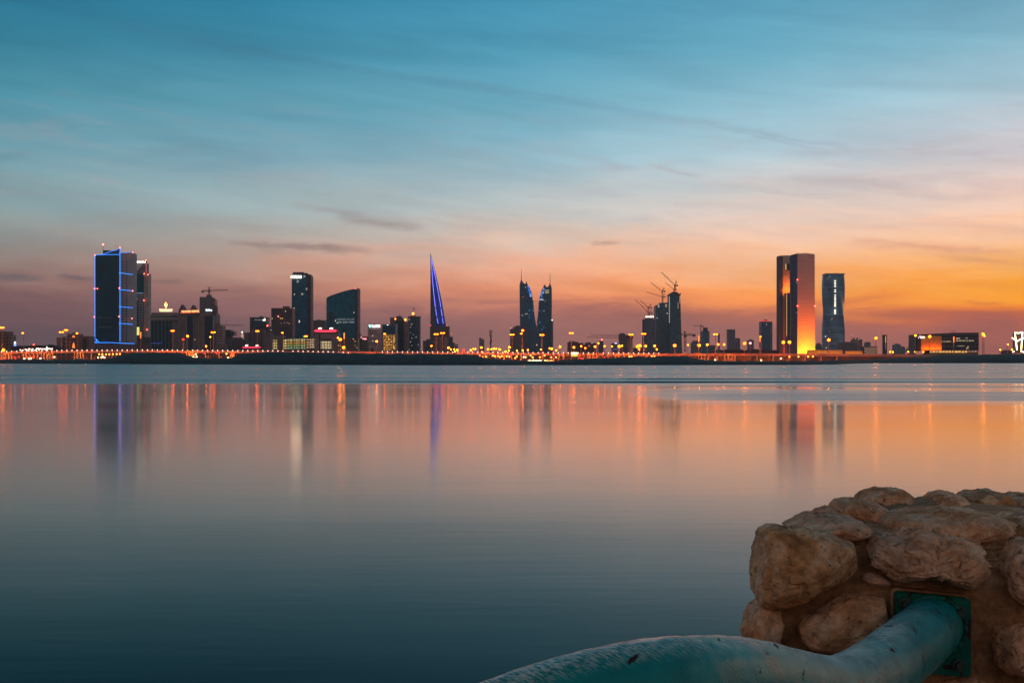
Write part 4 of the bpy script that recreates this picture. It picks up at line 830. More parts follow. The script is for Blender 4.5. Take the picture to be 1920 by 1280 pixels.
for (x0, x1, yt, lb) in ((1514, 1579.6, 656.5, 'long floodlit orange plinth wall at the foot of the slab towers'), (1585.8, 1617.5, 658, 'short floodlit orange plinth wall right of the long one')):
    pw = thing('plinth_wall', lb, 'wall', (PX((x0+x1)/2, 1900), 1900, GZ)); boxpx(pw, 'wall', x0, x1, yt, None, 1900, 3, plain('plinth', (.5, .33, .12), .8)); boxpx(pw, 'coping', x0, x1, yt-.5, yt, 1899.6, 4, concm)
    area(pw, 'floodlight', x0, x1, None, 1900, 3.5, 4800*(x1-x0)/33, (1, .27, .006), 1, 20)
simple('small_dome_hut', 'small blue-grey block between the slab towers and the twisted tower', 1531.5, 1541, 645.5, 2900, plain('hut', (.06, .07, .09), .8), 14, [('roof_house', 1532.5, 1538.5, 643, 645.3, 2, 9, plain('hut', (.06, .07, .09), .8))])

# ---- AF: twisted tower
D = 2700
AF = bld('twisted_tower', 'blue-grey glass tower twisting on its axis, with a column of white lit windows', 1567, D, 'skyscraper')
bm = bmesh.new(); zt = PZ(513.6, D); NL = 60; rings = []
half = 19.3/F*D
def rsq(t, a):      # rounded square in plan
    c, s_ = math.cos(t), math.sin(t); p = 2.9
    r = (abs(c)**p+abs(s_)**p)**(-1/p)
    x, y = r*c, r*s_; return (x*math.cos(a)-y*math.sin(a), x*math.sin(a)+y*math.cos(a))
for k in range(NL+1):
    z = GZ+(zt-GZ)*k/NL; a = math.radians(2+180*(1-k/NL)*.97)
    rings.append([bm.verts.new((PX(1567, D)+half*x, D+20+half*y, z)) for x, y in (rsq(2*math.pi*i/48, a) for i in range(48))])
for a, b in zip(rings, rings[1:]):
    for i in range(48): bm.faces.new((a[i], a[(i+1) % 48], b[(i+1) % 48], b[i]))
bm.faces.new(rings[-1]); bmesh.ops.recalc_face_normals(bm, faces=bm.faces)
obj('glass_skin', bm, facade('twist', (.13, .19, .27), (.025, .05, .075), 60, 4.3, 1, .72, 0, wr=.3, gr=.13), AF, True)
boxpx(AF, 'roof_edge', 1548.6, 1584.6, 512.4, 513.6, D+3, 34, plain('twroof', (.16, .05, .04), .8))
bm = bmesh.new()
for (x, y0, y1) in ((1563, 512.4, 511), (1566, 512.4, 511.2), (1570, 512.4, 510)): barpx(bm, (x, y0), (x+.8, y1), D+15, .3)
obj('antenna', bm, steel, AF)
zy = [526.4, 530, 533.2, 536.8, 543.5, 547, 553.3, 557.2, 560, 562.8, 566, 569, 571.6, 574.2, 581, 583, 585.2, 587.8]
for y in zy: panes(AF, 'lit_window', [(1565, y-.9, 1567.4, y+.7)], D-3.4, glow('twist_white', (1, .82, .6), 2.2), 3)
dots(AF, 'lit_window', [(1553, 520.8), (1551, 524), (1556, 518), (1560.4, 597), (1559, 598.6), (1549.5, 543), (1555, 622)], D-2.5, .7, glow('rose_win', (1, .55, .4), .7)); dots(AF, 'beacon', [(1548, 630.6)], D-2, 1.2, win_w); dots(AF, 'lit_window', [(1549, 651.8)], D-2, .9, win_w)
# ---- right side small things
AG = simple('grey_service_block', 'flat grey service block right of the twisted tower', 1577.5, 1607, 642, 2300, plain('ag', (.14, .10, .11), .9), 22, [('roof_house', 1582, 1596, 640.6, 641.8, 3, 10, concd)])
AG2 = simple('lamp_topped_block', 'blue-grey block with small bright lamps along its roof', 1600.5, 1617, 636.5, 2500, facade('ag2', (.07, .075, .09), (.03, .04, .05), 5, 4.5, .6, .5), 22, [('roof_house', 1602, 1615, 633.4, 636.3, 3, 14, steel)])
dots(AG2, 'roof_lamp', [(1604, 635), (1610, 636), (1613, 634.6)], 2498, .7, win_w); linepx(AG2, 'antenna', [(1596.7, 642), (1596.7, 629)], 2498, .22, steel); dots(AG2, 'beacon', [(1596.7, 628.4)], 2498, .9, glow('dimbeacon', (1, .5, .35), 1))
AH0 = bld('lattice_cube', 'dark cube building pierced by a checker of lit openings', 1632, 1900, 'building'); boxpx(AH0, 'wall', 1620.5, 1645, 649, None, 1900, 18, plain('cube', (.06, .03, .03), .8))
m, n, bs = newmat('checker_lights'); g = n.new('ShaderNodeNewGeometry'); x, y, z = n.sep(g.outputs['Position'])
v = n.m('DIVIDE', z, 1.9); u = n.m('ADD', n.m('DIVIDE', x, 3.3), n.m('MULTIPLY', n.m('FLOOR', v), .5))
k = n.m('MULTIPLY', n.m('LESS_THAN', n.m('FRACT', n.m('ADD', u, 500.0)), .5), n.m('LESS_THAN', n.m('FRACT', v), .5)); n.put(bs.inputs['Base Color'], (.06, .03, .03)); n.put(bs.inputs['Emission Color'], (1, .55, .35, 1)); n.put(bs.inputs['Emission Strength'], n.m('MULTIPLY', k, .6)); m.cycles.emission_sampling = 'NONE'
boxpx(AH0, 'lit_lattice', 1621, 1644.5, 650, None, 1899.3, .5, m)
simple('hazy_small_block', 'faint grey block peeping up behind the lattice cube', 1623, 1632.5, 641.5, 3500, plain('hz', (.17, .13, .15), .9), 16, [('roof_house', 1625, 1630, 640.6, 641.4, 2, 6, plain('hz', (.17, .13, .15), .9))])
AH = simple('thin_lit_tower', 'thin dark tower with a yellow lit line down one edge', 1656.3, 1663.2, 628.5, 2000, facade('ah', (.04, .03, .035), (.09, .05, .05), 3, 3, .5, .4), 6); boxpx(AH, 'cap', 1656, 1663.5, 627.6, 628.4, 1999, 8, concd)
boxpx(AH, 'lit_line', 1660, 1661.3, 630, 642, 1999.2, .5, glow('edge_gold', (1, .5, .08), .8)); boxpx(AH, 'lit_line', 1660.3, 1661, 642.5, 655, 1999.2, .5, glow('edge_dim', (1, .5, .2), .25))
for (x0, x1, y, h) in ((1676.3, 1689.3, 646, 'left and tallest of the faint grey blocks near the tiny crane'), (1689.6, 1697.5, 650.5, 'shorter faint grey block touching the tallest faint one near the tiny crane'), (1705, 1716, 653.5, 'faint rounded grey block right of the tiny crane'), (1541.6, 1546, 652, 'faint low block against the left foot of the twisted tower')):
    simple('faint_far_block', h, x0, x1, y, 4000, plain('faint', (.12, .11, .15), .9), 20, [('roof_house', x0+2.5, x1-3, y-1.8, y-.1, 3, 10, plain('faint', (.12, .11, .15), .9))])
# ---- AJ: wide dark office with script sign
D = 1500
AJ = bld('wide_signed_office', 'wide dark office block with white script sign and an orange-lit wall', 1778, D, 'building')
prismpx(AJ, 'wall', [(1720.5, 656.6), (1835.2, 656.6), (1835.2, 623.4), (1790, 623.6), (1720.5, 626.8)], D, 34, facade('aj', (.05, .04, .05), (.02, .02, .03), 50, 4.2, 1, .6, 0, wr=.5))
prismpx(AJ, 'left_pier', [(1719.6, 658), (1726, 658), (1726, 626.4), (1719.6, 626.8)], D-1, 6, plain('ajp', (.03, .02, .03), .8))
boxpx(AJ, 'lit_wall', 1727, 1765.5, 629.5, 655.8, D-.8, .6, plain('ajlit', (.5, .3, .06), .8, 0, .15, .2)); area(AJ, 'floodlight', 1727.5, 1765, 656.4, D, 3.2, 4200, (1, .12, .004), .8, 16)
for i, (x0, x1, y, nn) in enumerate(((1793, 1800, 634.2, .8), (1811, 1814, 633.8, .5), (1766, 1783, 640, .45), (1791, 1826, 638.5, .55), (1795, 1808, 648.4, .3), (1811.5, 1817, 653, .5))):
    boxpx(AJ, 'lit_windows', x0, x1, y-.9, y+.9, D-.5, .3, deckmat('ajw%d' % i, (1, .75, .45), nn))
dots(AJ, 'lit_window', [(1815, 650)], D-1, .65, win_o)
boxpx(AJ, 'undercroft', 1744, 1834, 657.0, None, D+3, 24, plain('ajund', (.2, .12, .08), .8)); boxpx(AJ, 'lit_undercroft', 1744, 1815, 657.4, 661, D+2.3, .4, deckmat('ajg', (1, .5, .14), 1.1)); boxpx(AJ, 'lit_undercroft', 1816, 1833, 657.6, 660, D+2.3, .4, deckmat('ajg2', (1, .55, .4), .35))
textpx(AJ, 'script_sign', 'zain', 1725.2, 1733.8, 634, 4.4, D-1.8, glow('zain_pink', (1, .8, .75), 2.5), .04); linepx(AJ, 'script_stroke', [(1721.8, 634.2), (1723.5, 631), (1725.8, 628.6)], D-1.8, .2, glow('zain_pink', (1, .8, .75), 2.5))
bm = bmesh.new()
for (a, b) in (((1783, 623.8), (1784, 621.6)), ((1786, 623.6), (1789.5, 621)), ((1782, 621), (1792, 620.4)), ((1790, 623.6), (1790.6, 620.6))): barpx(bm, a, b, D+8, .14)
obj('roof_antenna', bm, steel, AJ)
simple('guard_house', 'small roofed guard house left of the glowing white neon frame', 1884, 1897, 657.6, 1300, plain('gh', (.12, .08, .09), .9), 10, [('roof', 1886.5, 1895, 656.2, 657.5, 1, 7, plain('ghr', (.10, .03, .05), .8))])
# ---- neon frame at the right edge
D = 1120
NF = thing('neon_frame_sculpture', 'white neon-tube frame like a tapering chair, at the far right shore', 'light sculpture', (PX(1912, D), D, PZ(664, D)))
tube = glow('neon_tube_white', (1, .72, .42), 7)
for nm_, pts in (('neon_leg', [(1902.8, 623.6), (1904.6, 637), (1906.9, 656)]), ('neon_leg', [(1917.3, 622.4), (1916.2, 637), (1914.8, 655.6)]), ('neon_top', [(1902.8, 623.6), (1910, 624.3), (1917.3, 622.4)]), ('neon_crossbar', [(1897.6, 633.2), (1902.6, 636.4), (1907.6, 639.4), (1912.5, 636.2), (1918.4, 633.4), (1924, 636)]), ('neon_foot', [(1898.8, 659.6), (1901.6, 658.3)]), ('neon_foot', [(1914.2, 658.4), (1920, 660)])):
    linepx(NF, nm_, pts, D, .42, tube)
boxpx(NF, 'dark_backing', 1900.5, 1926, 622.8, 662, D+3, 2, plain('backing', (.06, .03, .03), .9))

# ---- left end: apartments and hall
D = 1500
L1 = simple('left_edge_apartments', 'reddish apartment block cut off by the left edge of the photo', -20, 11.5, 621, D, facade('l1', (.20, .08, .06), (.06, .03, .03), 4, 3.4, .6, .5, .0), 22, [('right_wing', 11.8, 20.3, 627.5, None, 3, 16, facade('l1b', (.24, .13, .11), (.08, .05, .05), 4, 3.4, .6, .5))])
L2 = simple('long_arched_hall', 'long low dark hall with strings of white lights before it, at the left', 21, 56, 648, 1400, plain('l2', (.025, .025, .04), .9), 24, [('roof', 56, 96, 647.2, None, 1, 24, plain('l2b', (.03, .02, .035), .9)), ('roof_end', 96, 106, 650, None, 2, 20, plain('l2b', (.03, .02, .035), .9)), ('roof_house', 90, 97, 645.8, 647, 4, 8, concd)])
dots(L2, 'red_roof_lamp', [(63.2, 646)], 1398, .95, glow('rooflamp_red', (1, .09, .04), 4))
ls_ = thing('lit_arch_sculpture', 'small white and blue illuminated arch standing on the dark hall', 'light sculpture', tuple(P(28, 649, 1390)))
linepx(ls_, 'arch_leg', [(26.6, 648.5), (27.2, 643)], 1390, .35, glow('arch_blue', (.25, .4, 1), 2.5)); linepx(ls_, 'arch_leg', [(29.6, 648.5), (29, 643)], 1390, .35, glow('arch_blue', (.25, .4, 1), 2.5)); linepx(ls_, 'arch_top', [(27.2, 643), (28.2, 640.6), (29, 643)], 1390, .45, glow('arch_white', (.85, .9, 1), 5))
D = 1480
L3 = bld('lamp_lit_apartments', 'cluster of low apartment blocks lit orange, left of the blue-lit tower', 127, D)
boxpx(L3, 'left_block', 106, 117, 632.5, None, D, 20, plain('l3a', (.28, .15, .13), .85)); boxpx(L3, 'middle_block', 117.2, 133, 631, None, D+3, 20, facade('l3b', (.28, .13, .11), (.05, .03, .04), 4.4, 3.6, .62, .5)); boxpx(L3, 'raised_block', 126, 145.5, 625.5, None, D+6, 20, facade('l3c', (.20, .09, .08), (.05, .03, .03), 4.4, 3.6, .5, .5)); boxpx(L3, 'right_block', 146, 167.2, 630, None, D+1, 20, plain('l3d', (.16, .08, .08), .85)); boxpx(L3, 'dark_bay', 155, 161.5, 634, None, D+.3, .5, black); boxpx(L3, 'roof_house', 136, 139.5, 623.3, 625.4, D+10, 5, concd)
prismpx(L3, 'lit_spire', [(135.3, 652), (139.6, 652), (138.6, 646), (137.4, 642), (136.2, 646)], D-2, 2, glow('spire_amber', (1, .25, .02), 1.5)); prismpx(L3, 'lit_gable', [(134.6, 632), (140.4, 632), (137.5, 628.4)], D+4, 1.5, glow('spire_amber', (1, .25, .02), 1.5))
# ------------------------------------------------------------------ viaducts
VD = 1000
YL = [(-200, 660), (0, 659), (60, 657.6), (105, 657), (170, 656.4), (290, 656), (450, 657.2), (540, 657.8), (622, 659.4), (660, 661.3), (700, 662)]
YR = [(640, 657.5), (720, 659.2), (780, 659.6), (960, 660.8), (1130, 661.7), (1240, 662.2), (1330, 662), (1600, 663), (1760, 664)]
deckm = plain('viaduct_concrete', (.42, .30, .24), .85, 0, .2, .1)
pillm = plain('pillar_concrete', (.6, .5, .42), .85)
def viaduct(label, tab, xa, xb, pill, lights, D, width=11):
    t = thing('road_viaduct', label, 'viaduct', (PX((xa+xb)/2, D), D, GZ), 'road viaducts along the shore')
    def strip(dyt, dyb, y0, y1):
        bm = bmesh.new(); xs = []; x = xa
        while x < xb: xs.append(x); x += 20
        xs.append(xb); prev = None
        for x in xs:
            zt = PZ(interp(tab, x)+dyt, D); zb = PZ(interp(tab, x)+dyb, D); X = PX(x, D)
            r = [bm.verts.new(p) for p in ((X, y0, zt), (X, y1, zt), (X, y1, zb), (X, y0, zb))]
            if prev:
                for i in range(4): bm.faces.new((prev[i], r[i], r[(i+1) % 4], prev[(i+1) % 4]))
            else: bm.faces.new(r)
            prev = r
        bm.faces.new(list(reversed(prev))); bmesh.ops.recalc_face_normals(bm, faces=bm.faces); return bm
    obj('deck', strip(2.3, 4.8, D, D+width), deckm, t)
    obj('parapet', strip(.3, 2.25, D-.3, D), deckm, t); obj('parapet', strip(.3, 2.25, D+width, D+width+.3), deckm, t)
    for px in pill:
        bm = bmesh.new(); zt = PZ(interp(tab, px)+4.8, D); X = PX(px, D)
        bx(bm, X-.42, X+.42, D+1.2, D+2.2, GZ-.3, zt-.5); bx(bm, X-.42, X+.42, D+width-2.2, D+width-1.2, GZ-.3, zt-.5); bx(bm, X-.5, X+.5, D+.4, D+width-.4, zt-.5, zt)
        bmesh.ops.recalc_face_normals(bm, faces=bm.faces); obj('pillar', bm, pillm, t)
    x = lights[0]
    me = None
    while x <= lights[1]:
        if me is None:
            bm = bmesh.new(); ball(bm, (0, 0, .12), .36, 1); bar(bm, (0, 0, -1.0), (0, 0, -.2), .06); me = bpy.data.meshes.new('railing_light'); bm.to_mesh(me); bm.free(); me.materials.append(glow('railing_bulb', (1, .6, .45), 3))
        if not any(abs(x-s) < 4 for s in (540.5,)):
            o = bpy.data.objects.new('railing_light', me); COL.objects.link(o); o.parent = t
            o.location = P(x, interp(tab, x)+.1, D-.6)-t.location
        x += 9.42
    return t
def plight(par, px, py, D, power, col, r=.25):
    l = bpy.data.lights.new('lamp_glow', 'POINT'); l.energy = power; l.color = col; l.shadow_soft_size = r
    o = bpy.data.objects.new('lamp_glow', l); COL.objects.link(o); o.parent = par; o.location = P(px, py, D)-par.location
    return o
LP = [.5, 5, 8.5, 15, 20.5, 42.5, 47, 54.3, 62, 69, 76, 81.2, 87.5, 92, 97.5, 138.4, 144, 150, 155, 170, 190, 210, 349, 352.4, 355.5, 359, 362, 385, 410, 431.5, 434.5, 437.5]
RP = [900, 914, 930, 945, 960, 977, 1000, 1018, 1038.6, 1047.7, 1057, 1072, 1086, 1102, 1106.3, 1112, 1116, 1119.5, 1140, 1155.2, 1160, 1170.6, 1190, 1213, 1240, 1270, 1310.5, 1315.5, 1322, 1328, 1345, 1360, 1366, 1372.5, 1378.6, 1420, 1450, 1480, 1510, 1540, 1570]
VL = viaduct('left road viaduct dotted with white railing lights, below the blue-lit tower', YL, -200, 700, LP, (3, 661), VD)
VR = viaduct('right road viaduct, lit orange, from the sail-shaped tower to the slab towers', YR, 640, 1760, RP, (717, 1240), VD+22)
OR = (1, .095, .004)
for (x, w) in ((10, 700), (52, 500), (78, 800), (95, 500), (146, 800), (192, 300), (355, 1100), (434, 900)): plight(VL, x, 666.5, VD-2.5, w, (1, .24, .03))
for (x, w) in ((905, 400), (935, 600), (975, 500), (1000, 400), (1043, 700), (1057, 400), (1110, 800), (1160, 700), (1216, 300), (1317, 700), (1368, 800)): plight(VR, x, 667.5, VD+18, w, (1, .22, .02))
for (x, w) in ((20, 900), (60, 700), (110, 500), (160, 500), (230, 350), (290, 900), (325, 1300), (360, 1100), (400, 700), (440, 450), (480, 400), (520, 250), (570, 250), (620, 700), (660, 1100)): plight(VL, x, interp(YL, x)-1.5, VD-9, w*5, OR)
for (x, w) in ((690, 900), (720, 500), (760, 350), (800, 600), (840, 900), (880, 1000), (920, 1200), (960, 1500), (1000, 1500), (1040, 1200), (1080, 1000), (1120, 1200), (1160, 2000), (1200, 2400), (1235, 1500), (1290, 900), (1340, 900), (1400, 900), (1460, 1100), (1520, 900), (1580, 700), (1640, 400), (1700, 300)): plight(VR, x, interp(YR, x)-1.5, VD+12, w*4, OR)

rw = thing('retaining_wall', 'long low dark concrete wall standing behind the viaduct pillars', 'wall', (PX(800, 1052), 1052, GZ))
rwm = plain('retaining_concrete', (.16, .10, .08), .9, 0, .35, .08)
for i, (xa, xb, y) in enumerate(((-200, 640, 665.2), (640.05, 1300, 666.0), (1300.05, 1760, 666.4))): boxpx(rw, 'wall_section', xa, xb, y, None, 1052, 1.2, rwm); boxpx(rw, 'coping', xa, xb, y-.5, y-.01, 1051.8, 1.6, concm)
for (x, w) in ((15, 500), (60, 500), (100, 200), (150, 400), (200, 300), (355, 400), (400, 400), (435, 300)): plight(rw, x, 669, 1046, w*1.2, OR)
for x in range(905, 1760, 38): plight(rw, x, 669.5, 1046, 560 if x < 1420 else 420, OR)
# ------------------------------------------------------------------ street lamps
REG = [(-10, 104, 'at the left end of the shore'), (104, 168, 'before the lamp-lit apartments'), (168, 280, 'near the foot of the blue-lit tower'), (280, 334, 'before the flame-sign hotel'), (334, 381, 'before the two gables'), (381, 425, 'before the turreted hotel wing'), (425, 508, 'before the rust brown block'), (508, 600, 'before the long lit car park'), (600, 675, 'before the curved-top tower'), (675, 745, 'before the white-signed bank building'), (745, 800, 'before the flagged tower'), (800, 845, 'before the sail-shaped tower'), (845, 896, 'right of the sail-shaped tower'), (896, 912, 'before the slender grey tower'), (912, 955, 'around the telecom mast'), (955, 1040, 'before the horned towers'), (1040, 1062, 'just right of the horned towers'), (1062, 1100, 'near the yellow billboard'), (1100, 1145, 'under the long crane jibs'), (1145, 1192, 'before the scaffolded block'), (1192, 1285, 'before the three unfinished towers'), (1285, 1345, 'before the capped blue tower'), (1345, 1385, 'before the plain mauve tower'), (1385, 1425, 'before the faded stepped tower'), (1425, 1455, 'beside the red-roofed tower'), (1455, 1540, 'before the floodlit slab towers'), (1540, 1590, 'before the twisted tower'), (1590, 1650, 'before the lattice cube'), (1650, 1720, 'near the faint grey far blocks'), (1720, 1840, 'before the wide signed office'), (1840, 1865, 'right of the wide signed office'), (1865, 1960, 'left of the white neon frame')]
ORD = ['first', 'second', 'third', 'fourth', 'fifth', 'sixth', 'seventh', 'eighth', 'ninth', 'tenth', 'eleventh', 'twelfth', 'thirteenth', 'fourteenth', 'fifteenth', 'sixteenth', 'seventeenth', 'eighteenth']
lamp_e = glow('sodium_lamp', (1, .10, .0008), 22)
halo_m = glow('lamp_halo', (1, .085, .003), 1.5)  # emissive shell standing in for the orange glare around a bulb
bulb_m = glow('sodium_bulb', (1, .16, .003), 140)
bulb_big = glow('sodium_bulb_big', (1, .24, .0012), 1000)
lamp_b = glow('sodium_lamp_big', (1, .34, .05), 75)
lamp_s = glow('sodium_lamp_small', (1, .17, .02), 12)
lamp_w = glow('lamp_white', (1, .55, .22), 7)
lamp_r = glow('lamp_red', (1, .02, .02), 2.5)
lamp_k = glow('lamp_pink', (1, .2, .16), 6)
postm = plain('lamp_post', (.30, .2, .15), .6)
LAMPS = []
def L_(kind, x, y, D=None, base=None): LAMPS.append((kind, x, y, D, base))
# tall masts with two heads
for x, y in ((4, 614), (115.2, 622.6), (400, 622.8), (818, 626.4), (829.8, 624.3), (960.2, 627.2), (1016, 627.8), (1071.2, 624.4), (1183, 627.2), (1207, 625.6), (1341.5, 626.6)): L_('twin', x, y)
for x, y in ((44.3, 624.6), (146, 625.2), (531, 624), (722.8, 626), (979, 625.4), (1427, 631)): L_('single', x, y)
for x, y in ((264, 622.5), (645.5, 624), (1310, 629.5), (1424.8, 629), (1788, 631)): L_('tube', x, y)
for x, y in ((124, 618.8), (323.8, 620), (482.6, 620.6), (573.5, 630.3)): L_('bar', x, y)
# round glaring lamps
for x, y in ((7, 656), (644.5, 651.3), (638, 636.3), (1195.5, 649.2), (1199.4, 647.6), (1396, 643.8), (1468.6, 641.6), (1480, 641.4), (1553.6, 637.4), (1642, 634), (1842.6, 626), (1161, 649.2), (1265, 647.6), (1743, 630.8), (1310.5, 647.2)): L_('big', x, y)
for x, y in ((352, 630), (706.4, 639.8), (841, 651.8), (857.5, 656), (883, 656.4), (902.5, 651.4), (937, 655), (955.3, 650.8), (948, 659.2), (915, 654.6), (926, 653.6), (1034.4, 653.8), (1076, 651), (1115.6, 649.8), (1227.4, 648.4), (1210.6, 648.6), (1326, 646), (1357.4, 645.8), (1346.4, 645.6), (1716, 629), (1050, 650.2), (1845, 629.4), (980, 619.2)): L_('ball', x, y)
for x, y in ((394.6, 631.6), (386.6, 648.8), (809, 648.4), (846, 655), (851.6, 654.6), (853, 659.2), (887.5, 654), (891.4, 654), (903, 659.4), (921.6, 654.6), (930.5, 653.8), (954.4, 656.8), (969, 657.2), (980, 656.6), (989.6, 656), (1014, 655.2), (1030.6, 652.8), (1042.8, 656.6), (1089.6, 648.8), (1097.6, 652.4), (1133.6, 648.8), (1147.4, 649.2), (1166.6, 648), (1198.6, 654.4), (1231.4, 654.6), (1289.8, 646.6), (1669, 659.6), (1674, 659.8), (1702.6, 659.4), (1715.4, 659.4), (1730.8, 659.6), (1875, 655.6), (1889.4, 645.8), (1897, 655), (1122, 643.2), (633.8, 633.2)): L_('small', x, y)
for x, y in ((343.6, 636.2), (868.6, 659.8), (1406.6, 643.2), (869.4, 656)): L_('red', x, y)
# low lamps under and around the viaducts
for x, y in ((46, 672), (54.5, 672.4), (58, 672), (76, 671.8), (184, 670), (190.5, 669.8), (193, 668.6), (196, 670), (343.8, 670.8), (366.4, 670.6), (362.6, 668.8), (369, 668.6), (428, 670.2), (933, 676), (952, 676), (993, 675.6), (1000, 675.4), (1006, 675.6), (1012, 675.6), (1022, 675.8), (982, 669.2), (985.4, 669.4), (1340.8, 674.6), (1427, 675.2), (1464, 671.8), (102.2, 669.2), (367.2, 663.8)): L_('lowwhite', x, y)
for x, y in ((205, 664), (212, 663.8), (219, 663.6), (225, 663.4), (186, 664), (192, 664), (199, 664.2), (424.8, 663), (899, 667.4), (905, 669), (911, 668.4), (924, 666.6), (928, 667.6), (933.6, 667.4), (937, 669), (941, 667.6), (950, 668), (955, 668.4), (969, 668), (966, 671), (998.6, 669.6), (1012.2, 669.6), (1033.6, 669.6), (1042.4, 669.6), (1026, 676), (1033, 675.8), (1180, 668), (1184, 668), (1222, 667.6), (1227, 667.6), (1515, 668.4), (1524, 668.2), (1497, 668.4), (1480, 668.6), (1300, 675.4), (1309, 675.4), (1021, 666.2), (995, 666)): L_('low', x, y)
for x, y in ((27.2, 669.2), (36, 669), (51.6, 669.6), (63.8, 669.2), (60, 669.4), (2, 672.6), (10.2, 672.2), (29, 671.4), (383.8, 661.9), (406.4, 662.2), (1089.6, 671.6), (1093, 671.8), (1133.8, 670.4), (1087.4, 666), (933, 664.6), (957, 666.4)): L_('lowred', x, y)
KIND = {'twin': ('tall two-headed orange lamp mast', 'street_lamp'), 'single': ('tall lamp mast with one orange head', 'street_lamp'), 'tube': ('slim lit lamp post glowing amber', 'street_lamp'), 'bar': ('lamp mast topped by an orange light bar', 'street_lamp'), 'big': ('large glaring orange lamp', 'street_lamp'), 'ball': ('round orange lamp', 'street_lamp'), 'small': ('small orange lamp', 'street_lamp'), 'red': ('reddish pink lamp', 'street_lamp'), 'lowwhite': ('low yellowish white lamp', 'low_lamp'), 'low': ('low orange lamp', 'low_lamp'), 'lowred': ('low red lamp', 'low_lamp')}
MESH = {}
def headmesh(key, mat, build):
    if key not in MESH:
        bm = bmesh.new(); build(bm); me = bpy.data.meshes.new('lamp_head'); bm.to_mesh(me); bm.free(); me.materials.append(mat); MESH[key] = me
    return MESH[key]
cnt = {}; labs = {}
def region(x):
    for a, b, t in REG:
        if a <= x < b: return t
    return 'on the far shore'
for L0 in LAMPS: cnt[(L0[0], region(L0[1]))] = cnt.get((L0[0], region(L0[1])), 0)+1
for kind, x, y, D, base in sorted(LAMPS, key=lambda q: q[1]):
    rg = region(x); k = (kind, rg); i = labs.get(k, 0); labs[k] = i+1
    desc, nm = KIND[kind]
    if kind in ('tube',): lab = desc+' '+rg
    else: lab = desc+' '+rg
    if cnt[k] > 1: lab = ORD[i]+' '+desc+' '+rg
    low = kind.startswith('low')
    D = D or ((985 if not low else 968)+(x*7.3 % 8) if x < 1500 or low else 1075+(x*3.1 % 9))
    if not low and x < 1500 and kind not in ('small', 'ball', 'red'): D += 36
    if low and y > 673.5: D = 900
    if 1240 < x and low: D = 975
    gr = {'street_lamp': 'street lamps along the shore road', 'low_lamp': 'low lamps under and beside the viaduct'}[nm]
    g = .75
    t = thing(nm, lab, 'lamp', (PX(x, D), D, g), gr)
    zh = PZ(y, D)-g; s = D/F
    def put(name, me, loc, sc=(1, 1, 1)):
        o = bpy.data.objects.new(name, me); COL.objects.link(o); o.parent = t; o.location = loc; o.scale = sc; return o
    pr = .13 if low else .2
    bm = bmesh.new(); bar(bm, (0, 0, -.3), (0, 0, zh-(.1 if kind != 'tube' else 0)), (pr*1.3, pr), 8)
    if kind == 'twin': bar(bm, (-2.6*s, 0, zh+.25), (2.6*s, 0, zh+.25), .1, 6)
    if kind == 'single': bar(bm, (0, 0, zh), (-1.6*s, 0, zh+.35), .1, 6)
    me = bpy.data.meshes.new('pole'); bm.to_mesh(me); bm.free(); me.materials.append(postm); put('pole', me, (0, 0, 0))
    if kind == 'twin':
        me = headmesh('twin', lamp_e, lambda b: ball(b, (0, 0, 0), .62, 2, (1.25, .8, .7)))
        put('lamp_head', me, (-2.3*s, -.25, zh)); put('lamp_head', me, (2.3*s, -.25, zh))
    elif kind == 'single':
        me = headmesh('twin', lamp_e, lambda b: ball(b, (0, 0, 0), .62, 2, (1.25, .8, .7))); put('lamp_head', me, (-1.5*s, -.25, zh+.1))
    elif kind == 'bar':
        me = headmesh('bar', lamp_e, lambda b: ball(b, (0, 0, 0), .62, 2, (2.4, .8, .65))); put('lamp_head', me, (0, -.3, zh))
    elif kind == 'tube':
        me = headmesh('tube', glow('lamp_tube', (1, .16, .01), 2.6), lambda b: bar(b, (0, 0, -2.2), (0, 0, 2.2), (.28, .42), 8)); put('lamp_head', me, (0, -.5, zh-2.2))
    else:
        r, mt = {'big': (1.05, lamp_b), 'ball': (.78, lamp_e), 'small': (.6, lamp_s), 'red': (.8, lamp_r), 'lowwhite': (.5, lamp_w), 'low': (.5, lamp_s), 'lowred': (.5, lamp_r)}[kind]
        if kind == 'red' and abs(x-1406.6) < 1: mt = lamp_k
        if kind in ('big', 'ball', 'small'):
            R1, R2, mb = {'big': (1.45, .80, bulb_big), 'ball': (1.05, .60, bulb_m), 'small': (.72, .42, bulb_m)}[kind]
            me = headmesh(kind+'shade', halo_m, lambda b: ball(b, (0, 0, 0), R1, 3, (1, .42, .92))); h_ = put('lamp_head', me, (0, -.3, zh))  # oversized glowing shell imitates the lamp's halo
            me = headmesh(kind+'bulb', mb, lambda b: ball(b, (0, 0, 0), R2, 2, (1.1, R1*.42/R2+.35, .9))); o_ = put('bulb', me, (0, 0, 0)); o_.parent = h_
        else:
            me = headmesh(kind+mt.name, mt, lambda b: ball(b, (0, 0, 0), r, 2, (1.12, .9, .9)))
            put('lamp_head', me, (0, -.3, zh))
